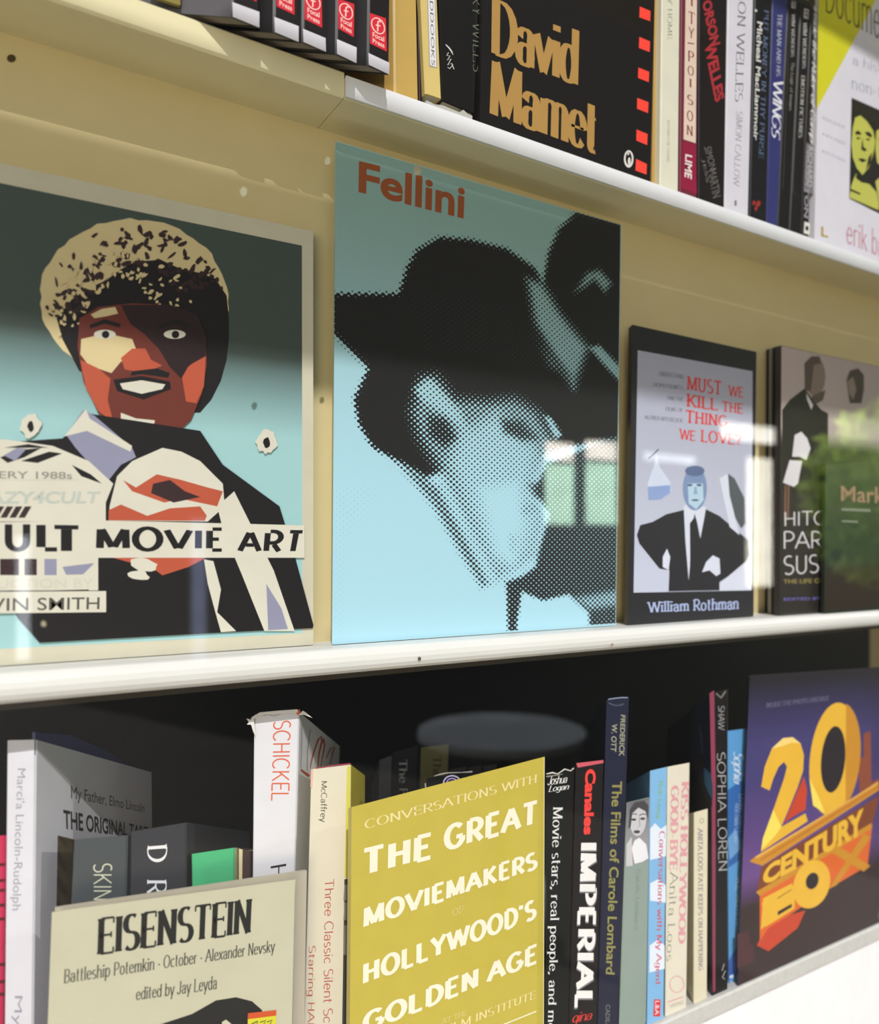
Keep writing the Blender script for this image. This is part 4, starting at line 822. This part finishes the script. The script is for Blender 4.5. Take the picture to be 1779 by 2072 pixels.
def art(mb, f):
    pp(mb, f, f5((476, 1158), (592, 1122), (578, 1955), (440, 1975)), M('#8b9a92', .45))
    def fn(px, u, v): return mixc(mixc(LC('#5b5a5e'), LC('#9a999e'), v * 1.4), LC('#8e8d92'), np.abs(u - .5))
    quad_grid(mb, f, [f5((478, 826))[0], f5((598, 799))[0], f5((592, 1122))[0], f5((474, 1158))[0]], 5, 8, fn, PRINT)
    sk, dk, hl = M('#c3c2c6', .45), M('#47464a', .45), M('#e2e1e6', .45)
    pp(mb, f, f5(*ell(538, 915, 42, 82, 4)), sk, 2); pp(mb, f, f5((488, 960), (496, 860), (520, 825), (570, 815), (592, 840), (590, 910), (580, 870), (540, 850), (508, 880), (500, 950)), dk, 3)
    for x in (516, 562): pp(mb, f, f5(*ell(x, 912 - (x - 516) * .1, 13, 6)), dk, 4); stroke(mb, f, f5((x - 18, 892), (x, 882), (x + 17, 886)), 1.6, dk, 4)
    pp(mb, f, f5(*ell(532, 975, 17, 8)), dk, 4); stroke(mb, f, f5((544, 900), (548, 945), (536, 950)), 1.2, M('#8f8e92', .45), 4)
    pp(mb, f, f5((505, 1060), (520, 1020), (545, 1005), (580, 1040), (592, 1110), (560, 1130), (520, 1140)), hl, 3); pp(mb, f, f5((478, 1040), (505, 1000), (510, 1150), (476, 1155)), sk, 3)
    text(mb, f, 'Carole Lombard', f5((552, 1170), (538, 1480), (520, 1480), (530, 1170)), M('#76847c', .5), 'serif_thin')
low('paperback_book', 'grey-green spine topped by a black and white portrait of a woman', yC2, [(1268, 1624), (1314, 1613), (1304, 2072), (1252, 2090)], cover='#8b9a92', art=art)
def art(mb, f):
    w = M('#d9e2ee', .45)
    for q in ([(600, 960), (625, 930), (655, 960), (684, 940), (682, 1100), (600, 1120)], [(598, 1560), (640, 1530), (675, 1560), (675, 1680), (596, 1700)], [(600, 1240), (640, 1220), (680, 1250), (680, 1340), (600, 1330)]): pp(mb, f, f5(*q), w)
    text(mb, f, 'Rob Long', f5((668, 712), (654, 906), (628, 906), (641, 712)), M('#8db56a', .5), 'serif'); text(mb, f, 'Conversations with My Agent', f5((678, 972), (655, 1762), (620, 1762), (638, 972)), M('#c9566a', .5), 'serif')
    pp(mb, f, f5((620, 1838), (654, 1838), (652, 1926), (616, 1926)), M('#d43c3c', .45)); text(mb, f, 'L&A', f5((648, 1846), (646, 1918), (624, 1918), (626, 1846)), w, k=3)
low('paperback_book', 'light blue spine with clouds and red slanting title', yC2, [(1316, 1559.5), (1350.5, 1551.5), (1343, 2072), (1309, 2086)], cover='#7fb2dc', art=art)
def art(mb, f):
    p, g = M('#d79aa2', .5), M('#8b8a7c', .5)
    text(mb, f, 'KISS HOLLYWOOD', f5((802, 715), (782, 1552), (744, 1552), (762, 718)), p, 'serif_bold'); text(mb, f, 'GOOD-BYE', f5((750, 735), (742, 1172), (700, 1172), (708, 738)), p, 'serif_bold')
    text(mb, f, 'Anita Loos', f5((746, 1175), (716, 1642), (684, 1642), (704, 1180)), g, 'serif_thin')
    stroke(mb, f, f5(*ell(738, 1760, 36, 42)) + f5(*ell(738, 1760, 36, 42))[:1], 1.4, p); stroke(mb, f, f5((690, 1852), (770, 1825)), 2, p); text(mb, f, 'VIKING', f5((700, 1865), (770, 1840), (770, 1862), (700, 1885)), M('#b9b3a2', .5))
low('paperback_book', 'cream spine with pink decorative capitals beside the light blue one', yC2, [(1351, 1551.5), (1396, 1543), (1389, 2054), (1346, 2074)], cover='#dad3c2', boards='#c9c2b0', art=art)
def art(mb, f):
    text(mb, f, 'ANITA LOOS FATE KEEPS ON HAPPENING', f5((872, 955), (872, 1690), (850, 1690), (845, 955)), M('#8d8793', .5), 'slab'); stroke(mb, f, f5(*ell(866, 918, 9, 12)) + f5(*ell(866, 918, 9, 12))[:1], 1.2, M('#a49c94', .5))
low('paperback_book', 'short narrow cream spine with one line of grey capitals', yC2, [(1405, 1644), (1433, 1636), (1431, 2035), (1404, 2048)], .1, cover='#d8d0b6', art=art)
def art(mb, f):
    w = M('#a9a9aa', .5); text(mb, f, 'SHAW', f5((984, 328), (984, 452), (950, 450), (950, 325)), w, 'deco'); text(mb, f, 'SOPHIA LOREN', f5((988, 566), (1000, 1172), (952, 1176), (944, 566)), w, 'deco')
    pp(mb, f, f5((905, 262), (930, 246), (938, 700), (936, 1795), (923, 1800), (918, 900)), M('#8a3a52', .5)); stroke(mb, f, f5((982, 1655), (970, 1690), (988, 1690), (972, 1725), (986, 1735)), 1.5, w)
    stroke(mb, f, f5((940, 262), (965, 285), (990, 250)), [3, 4, 3], M('#77756e', .45))
def side(mb, T):
    a, b_, c_ = T(0, 1, 0), T(0, 1, 1), T(0, 0, 0); f = Face(a, (b_ - a).cross(c_ - a))
    b1, b2, b3 = M('#23283f', .42), M('#4a86b5', .42), M('#3a2c2e', .42)
    pp(mb, f, z5((300, 255), (385, 175), (395, 640), (400, 830), (385, 790), (290, 600), (275, 500)), b1); pp(mb, f, z5((352, 600), (392, 640), (402, 700), (404, 790), (380, 750), (356, 690)), b2); pp(mb, f, z5((320, 340), (345, 420), (350, 530), (338, 520)), M('#46506a', .42)); pp(mb, f, z5((280, 560), (340, 540), (350, 600), (300, 620)), b3)
low('hardcover_book', 'tall black spine with silver capitals and a red left edge by the logo cover', yC2, [(1436, 1402), (1473.5, 1394), (1473, 2019), (1441, 2034)], .14, D_top=(.515, .76, -.40), cover='#191718', boards='#0f0e10', art=art, side_art=side, rough=.3)
def art(mb, f):
    w, b2 = M('#cfdcec', .45), M('#3568ad', .45)
    pp(mb, f, f5((1000, 760), (1085, 700), (1075, 1000), (1060, 1120), (1004, 1160)), b2); pp(mb, f, f5((1004, 1640), (1050, 1560), (1034, 1720), (1007, 1740)), M('#3f5fae', .45)); pp(mb, f, f5((1000, 1010), (1040, 960), (1070, 1060), (1010, 1120)), M('#6f9fd2', .45))
    text(mb, f, 'Sophia', f5((1086, 570), (1070, 735), (1020, 725), (1015, 560)), w, 'script'); text(mb, f, 'LIVING AND LOVING', f5((1080, 780), (1076, 1085), (1058, 1085), (1060, 780)), w, 'serif_thin'); text(mb, f, 'HER OWN STORY', f5((1055, 830), (1046, 1035), (1030, 1035), (1038, 830)), w, 'serif_thin')
    text(mb, f, 'A.E. HOTCHNER', f5((1066, 1210), (1056, 1535), (1038, 1535), (1042, 1210)), w, 'deco'); pp(mb, f, f5((1010, 1715), (1030, 1710), (1030, 1726), (1009, 1730)), w)
low('paperback_book', 'sky blue spine with white script, partly behind the dark logo cover', YP(.009), [(1472, 1479), (1511, 1474), (1489, 2006), (1474.5, 2016)], cover='#5b9ad0', art=art)

# big dark cover with a golden searchlight logo
yX = YP(.0025)
def art(mb, f):
    def fn(px, u, v):
        c_ = mixc(LC('#232026'), LC('#453f72'), (v - .02) / .22); c_ = mixc(c_, LC('#6a4a85'), (v - .35) / .3 * (1 - u * .6)); c_ = mixc(c_, LC('#3a2c2c'), (v - .66 - .02 * u) / .10); return mixc(c_, LC('#2a2226'), (u - .45) / .5)
    quad_grid(mb, f, [(1517.5, 1368), (1929, 1342), (1929, 1795), (1493.5, 1993)], 24, 50, fn, PRINT)
    go, gd, og, od, rd, bk = M('#e2b13a', .4), M('#c58a2c', .4), M('#b8652c', .4), M('#7a4228', .4), M('#c2452c', .4), M('#2a2328', .4)
    text(mb, f, 'INSIDE THE PHOTO ARCHIVE', f5((1200, 312), (1520, 274), (1520, 298), (1200, 336)), M('#8b88a8', .5), 'serif_thin')
    pp(mb, f, f5((1190, 1480), (1330, 1400), (1400, 1380), (1360, 1470), (1210, 1590), (1150, 1560)), rd)
    pp(mb, f, f5((1165, 1260), (1745, 930), (1720, 1150), (1500, 1280), (1310, 1410), (1210, 1470), (1165, 1540)), M('#d6662e', .4))
    pp(mb, f, f5((1700, 470), (1735, 455), (1740, 720), (1779, 700), (1779, 760), (1680, 790), (1672, 600), (1700, 590)), M('#8a4a34', .4))
    # numeral two
    pp(mb, f, f5((1290, 930), (1392, 690), (1408, 760), (1400, 860), (1330, 900)), rd)
    pp(mb, f, f5((1172, 742), (1190, 640), (1228, 545), (1285, 492), (1335, 488), (1375, 520), (1392, 580), (1388, 660), (1360, 745), (1305, 880), (1275, 950), (1400, 880), (1412, 920), (1170, 1080), (1180, 1010), (1235, 860), (1290, 700), (1305, 640), (1290, 615), (1262, 640), (1235, 700), (1215, 762)), go)
    pp(mb, f, f5((1228, 545), (1285, 492), (1335, 488), (1375, 520), (1330, 515), (1280, 535)), M('#efd07a', .4)); pp(mb, f, f5((1180, 1010), (1235, 860), (1275, 950), (1240, 1000), (1172, 1070)), M('#efd860', .4))
    # nought
    pp(mb, f, f5(*ell(1545, 600, 122, 292, 6, 40)), go); pp(mb, f, f5(*ell(1543, 602, 62, 172, 5, 34)), bk); pp(mb, f, f5(*[(x, y) for x, y in ell(1560, 600, 122, 292, 6, 40) if x > 1600]), gd)
    pp(mb, f, f5((1420, 700), (1440, 840), (1500, 880), (1470, 800)), M('#efd860', .4))
    # beams
    pp(mb, f, f5((1112, 1128), (1140, 1104), (1660, 790), (1775, 715), (1779, 760), (1178, 1150)), gd); pp(mb, f, f5((1140, 1104), (1660, 790), (1775, 715), (1775, 727), (1150, 1112)), M('#e0a955', .4))
    stroke(mb, f, f5((1170, 1120), (1779, 742)), 2.2, og)
    pp(mb, f, f5((1175, 1155), (1779, 790), (1745, 935), (1150, 1285)), od); text(mb, f, 'CENTURY', f5((1185, 1160), (1700, 850), (1700, 985), (1178, 1258)), go, bold=.05, space=1.0)
    pp(mb, f, f5((1145, 1285), (1740, 930), (1742, 958), (1165, 1306)), gd)
    text(mb, f, 'F', f5((1182, 1318), (1330, 1240), (1345, 1330), (1170, 1480)), go, bold=.08); pp(mb, f, f5((1175, 1340), (1345, 1245), (1345, 1370), (1195, 1465)), go); pp(mb, f, f5((1218, 1330), (1330, 1270), (1330, 1290), (1218, 1352)), bk); pp(mb, f, f5((1215, 1410), (1330, 1345), (1330, 1362), (1215, 1432)), bk)
    pp(mb, f, f5(*ell(1432, 1245, 92, 128, 18, 34)), go); pp(mb, f, f5(*ell(1435, 1228, 32, 44, 18, 24)), bk)
    for q in ([(1530, 1080), (1580, 1055), (1735, 1150), (1700, 1180)], [(1700, 985), (1740, 1000), (1560, 1250), (1520, 1270)]): pp(mb, f, f5(*q), gd)
    pp(mb, f, f5((1050, 1500), (1105, 1490), (1115, 1560), (1130, 1560), (1135, 1640), (1050, 1680)), M('#4f2f34', .4))
    text(mb, f, 'ARCHIVE', f5((1774, 1365), (1950, 1290), (1950, 1340), (1774, 1420)), M('#8b88a8', .5))
low('art_book', 'large dark cover with a golden searchlight logo, facing out at lower right', yX, [(1517, 1366.5), (1930, 1340), (1930, 1798), (1493, 1996)], .006, D_top=(.6, .75, -.42), D_bot=(.6, .8, 0), cover='#2c2528', style='face', art=art, group='books facing out on the lower shelf')

# ------------------------------------------------------------------ glass front and what stands in the garden behind the viewer
GY = -0.052
gm = bpy.data.materials.new('clear_glass'); gm.use_nodes = True; nt = gm.node_tree
for n in list(nt.nodes):
    if n.type != 'OUTPUT_MATERIAL': nt.nodes.remove(n)
out = [n for n in nt.nodes if n.type == 'OUTPUT_MATERIAL'][0]
tr = nt.nodes.new('ShaderNodeBsdfTransparent'); gl = nt.nodes.new('ShaderNodeBsdfGlossy'); gl.inputs['Roughness'].default_value = 0.012
lw = nt.nodes.new('ShaderNodeLayerWeight'); lw.inputs[0].default_value = 0.5        # Schlick reflectance, the same from both sides
pw = nt.nodes.new('ShaderNodeMath'); pw.operation = 'POWER'; pw.inputs[1].default_value = 5.0; nt.links.new(lw.outputs['Facing'], pw.inputs[0])
fr = nt.nodes.new('ShaderNodeMath'); fr.operation = 'MULTIPLY_ADD'; fr.inputs[1].default_value = 0.957; fr.inputs[2].default_value = 0.043; nt.links.new(pw.outputs[0], fr.inputs[0])
mu = nt.nodes.new('ShaderNodeMath'); mu.operation = 'MULTIPLY'; mu.inputs[1].default_value = 1.9; mu.use_clamp = True
mxs = nt.nodes.new('ShaderNodeMixShader')
nt.links.new(fr.outputs[0], mu.inputs[0]); nt.links.new(mu.outputs[0], mxs.inputs[0]); nt.links.new(tr.outputs[0], mxs.inputs[1]); nt.links.new(gl.outputs[0], mxs.inputs[2]); nt.links.new(mxs.outputs[0], out.inputs['Surface'])
pane = thing('glass_front', (.26, GY, .12), 'clear glass sliding front of the bookcase', 'glass pane')
mb = MB(); mb.poly([(X0, GY, .12), (X1, GY, .12), (X1, GY, EYE + .66), (X0, GY, EYE + .66)], gm); mb.build('pane', pane)
fm_ = M('#8a8a86', .4, .5)
for z0, z1 in ((.10, .12), (EYE + .66, EYE + .68)):
    mb = MB(); mb.box(X0 - .02, X1 + .02, GY - .006, GY + .006, z0, z1, fm_); mb.build('rail', pane)
fg = YP(GY - .0005)
for x, y, r in ((663, 325, 8), (493, 388, 9), (845, 344, 10), (88, 1262, 6)):
    mb = MB(); mb.poly([fg.P(p) for p in ell(x, y, r * .8, r, 0, 14, .15)], M('#9a957c', .7)); mb.build('dust_spot', pane)

def refl(p, y):
    """the point at depth y in front of the case whose mirror image in the glass falls on that pixel"""
    r = ray(p); h = CAM + r * ((GY - CAM.y) / r.y); t = (GY - y) / r.y
    return h + Vector((r.x, -r.y, r.z)) * t
def leaf_mat(name, c0, c1):
    m = bpy.data.materials.new(name); m.use_nodes = True; nt = m.node_tree; b = nt.nodes['Principled BSDF']; o = nt.nodes['Material Output']
    oi = nt.nodes.new('ShaderNodeTexCoord'); nz = nt.nodes.new('ShaderNodeTexNoise'); nz.inputs['Scale'].default_value = 6
    mx = nt.nodes.new('ShaderNodeMix'); mx.data_type = 'RGBA'; mx.inputs[6].default_value = (*lin(c0), 1); mx.inputs[7].default_value = (*lin(c1), 1)
    nt.links.new(oi.outputs['Object'], nz.inputs['Vector']); nt.links.new(nz.outputs['Fac'], mx.inputs[0]); nt.links.new(mx.outputs[2], b.inputs['Base Color'])
    tl = nt.nodes.new('ShaderNodeBsdfTranslucent'); nt.links.new(mx.outputs[2], tl.inputs['Color']); ms = nt.nodes.new('ShaderNodeMixShader'); ms.inputs[0].default_value = .6
    nt.links.new(b.outputs[0], ms.inputs[1]); nt.links.new(tl.outputs[0], ms.inputs[2]); nt.links.new(ms.outputs[0], o.inputs['Surface']); return m
LEAF = leaf_mat('leaf_green', '#a9d848', '#e9f58c')
def tree(c, rx, rz, n, label):
    o = thing('garden_tree', (c.x, c.y, 0), label, 'tree', 'trees in the garden')
    t = MB(); ring = [(.05 * math.cos(a), .05 * math.sin(a)) for a in np.linspace(0, 2 * math.pi, 11)[:-1]]
    t.prism([(c.x + x, c.y + y, 0) for x, y in ring], [(c.x + x * .5, c.y + y * .5, c.z - rz * .2) for x, y in ring], M('#4b3a2a', .9)); t.build('trunk', o)
    m = MB(); k = m.mi(LEAF)
    for i in range(n):
        d = Vector((random.gauss(0, 1), random.gauss(0, 1), random.gauss(0, 1))).normalized(); q = c + Vector((d.x * rx, d.y * rx, d.z * rz)) * random.uniform(.55, 1.05)
        a = Vector((random.gauss(0, 1), random.gauss(0, 1), random.gauss(0, .6))).normalized(); b_ = a.cross(d).normalized(); L = random.uniform(.025, .048)
        i0 = len(m.v); m.v += [q - a * L, q + b_ * L * .45, q + a * L, q - b_ * L * .45]; m.f.append((i0, i0 + 1, i0 + 2, i0 + 3)); m.fm.append(k)
    m.build('foliage', o)
tree(refl((1850, 1000), -1.02), .31, .31, 2600, 'leafy green tree in the garden, mirrored at the right of the glass')
tc_ = refl((1850, 1000), -1.02)
l = bpy.data.lights.new('tree_fill_spot', 'SPOT'); l.energy = 170; l.spot_size = math.radians(75); l.spot_blend = .4; l.shadow_soft_size = .02; l.color = (1, .98, .9)  # added spot, there only to brighten the mirrored tree
o = bpy.data.objects.new('tree_fill_spot', l); COL.objects.link(o); o.location = (tc_.x + .35, tc_.y + .15, tc_.z + .62); o.rotation_euler = (tc_ + Vector((-.15, .05, .2)) - o.location).to_track_quat('-Z', 'Y').to_euler()
def glow(name, c, s):
    m = bpy.data.materials.new(name); m.use_nodes = True; b = m.node_tree.nodes['Principled BSDF']; b.inputs['Base Color'].default_value = (.05, .05, .05, 1)
    nz = m.node_tree.nodes.new('ShaderNodeTexNoise'); nz.inputs['Scale'].default_value = 3.0; tc = m.node_tree.nodes.new('ShaderNodeTexCoord'); m.node_tree.links.new(tc.outputs['Object'], nz.inputs['Vector'])
    mr = m.node_tree.nodes.new('ShaderNodeMapRange'); mr.inputs[3].default_value = s * .6; mr.inputs[4].default_value = s * 1.3; m.node_tree.links.new(nz.outputs['Fac'], mr.inputs[0]); m.node_tree.links.new(mr.outputs[0], b.inputs['Emission Strength'])
    b.inputs['Emission Color'].default_value = (*lin(c), 1); return m
def lit_window_or_panel(rect, color, s, label, split=None):
    """a lit window, or an added glowing panel, on the wall across the garden"""
    x0, y0, x1, y1 = rect; a, b_ = refl((x0, y0), -8.99), refl((x1, y1), -8.99); xa, xb = sorted((a.x, b_.x)); za, zb = sorted((a.z, b_.z))
    o = thing('window_or_panel', ((xa + xb) / 2, -8.98, za), label, 'window', 'lit windows across the garden')
    m = MB(); w = .05
    for q in ((xa - w, xb + w, za - w, za), (xa - w, xb + w, zb, zb + w), (xa - w, xa, za, zb), (xb, xb + w, za, zb)): m.box(q[0], q[1], -8.998, -8.95, q[2], q[3], M('#8f8d86', .6))
    m.build('window_frame', o); m = MB(); zs = za + (zb - za) * (1 - split) if split else zb
    m.box(xa, xb, -8.998, -8.98, za, zs - (.03 if split else 0), glow('lit_pane_' + color.lstrip('#') + str(s), color, s)); m.build('pane', o)
    if split: m = MB(); m.box(xa, xb, -8.998, -8.98, zs + .03, zb, glow('lit_upper_pane' + str(s), '#fff4e6', s * 1.2)); m.build('upper_pane', o)
lit_window_or_panel((1100, 893, 1160, 1062), '#c9f2d4', 7.0, 'lit greenish window left of the pair mirrored on the halftone cover', .24)
lit_window_or_panel((1182, 890, 1246, 1062), '#c9f2d4', 7.0, 'lit greenish window right of the pair mirrored on the halftone cover', .24)
lit_window_or_panel((1508, 925, 1560, 1185), '#fbf6e6', 7.0, 'tall glowing panel added for the white streak between the suited-man cover and the slim stack')  # from here on, glowing panels added to mirror white streaks in the glass
lit_window_or_panel((1455, 852, 1566, 900), '#fbf8ee', 7.0, 'low wide glowing panel added for the white streak above the tall one')
lit_window_or_panel((1300, 915, 1405, 940), '#e8eef6', 4.5, 'dim narrow glowing panel added for the faint streak on the suited-man cover')
lit_window_or_panel((32, 1085, 60, 1335), '#eef4ff', 3.5, 'narrow glowing strip added for the pale streak at the far left of the square art book')  # glowing strips added to mirror pale upright streaks
lit_window_or_panel((386, 1050, 416, 1335), '#b9c6f2', 1.5, 'narrow bluish glowing strip added for the streak across the title band of the square art book')
# round garden table
ct = refl((1015, 1477), -2.0); tt = thing('garden_table', (ct.x, ct.y, 0), 'round grey garden table on one leg, mirrored in the glass below', 'table')
R_ = .30; zt = ct.z
def disc(name, r, z0, z1, m):
    b = MB(); rg = [(ct.x + r * math.cos(a), ct.y + r * math.sin(a)) for a in np.linspace(0, 2 * math.pi, 49)[:-1]]; b.prism([(x, y, z0) for x, y in rg], [(x, y, z1) for x, y in rg], m); b.build(name, tt)
disc('table_top', R_, zt - .025, zt, M('#c4cad2', .5)); disc('pedestal', .03, .031, zt - .026, M('#5a5d62', .5)); disc('foot', .2, 0, .03, M('#5a5d62', .5))

for o in list(bpy.data.objects):
    if '_w' in o: del o['_w']
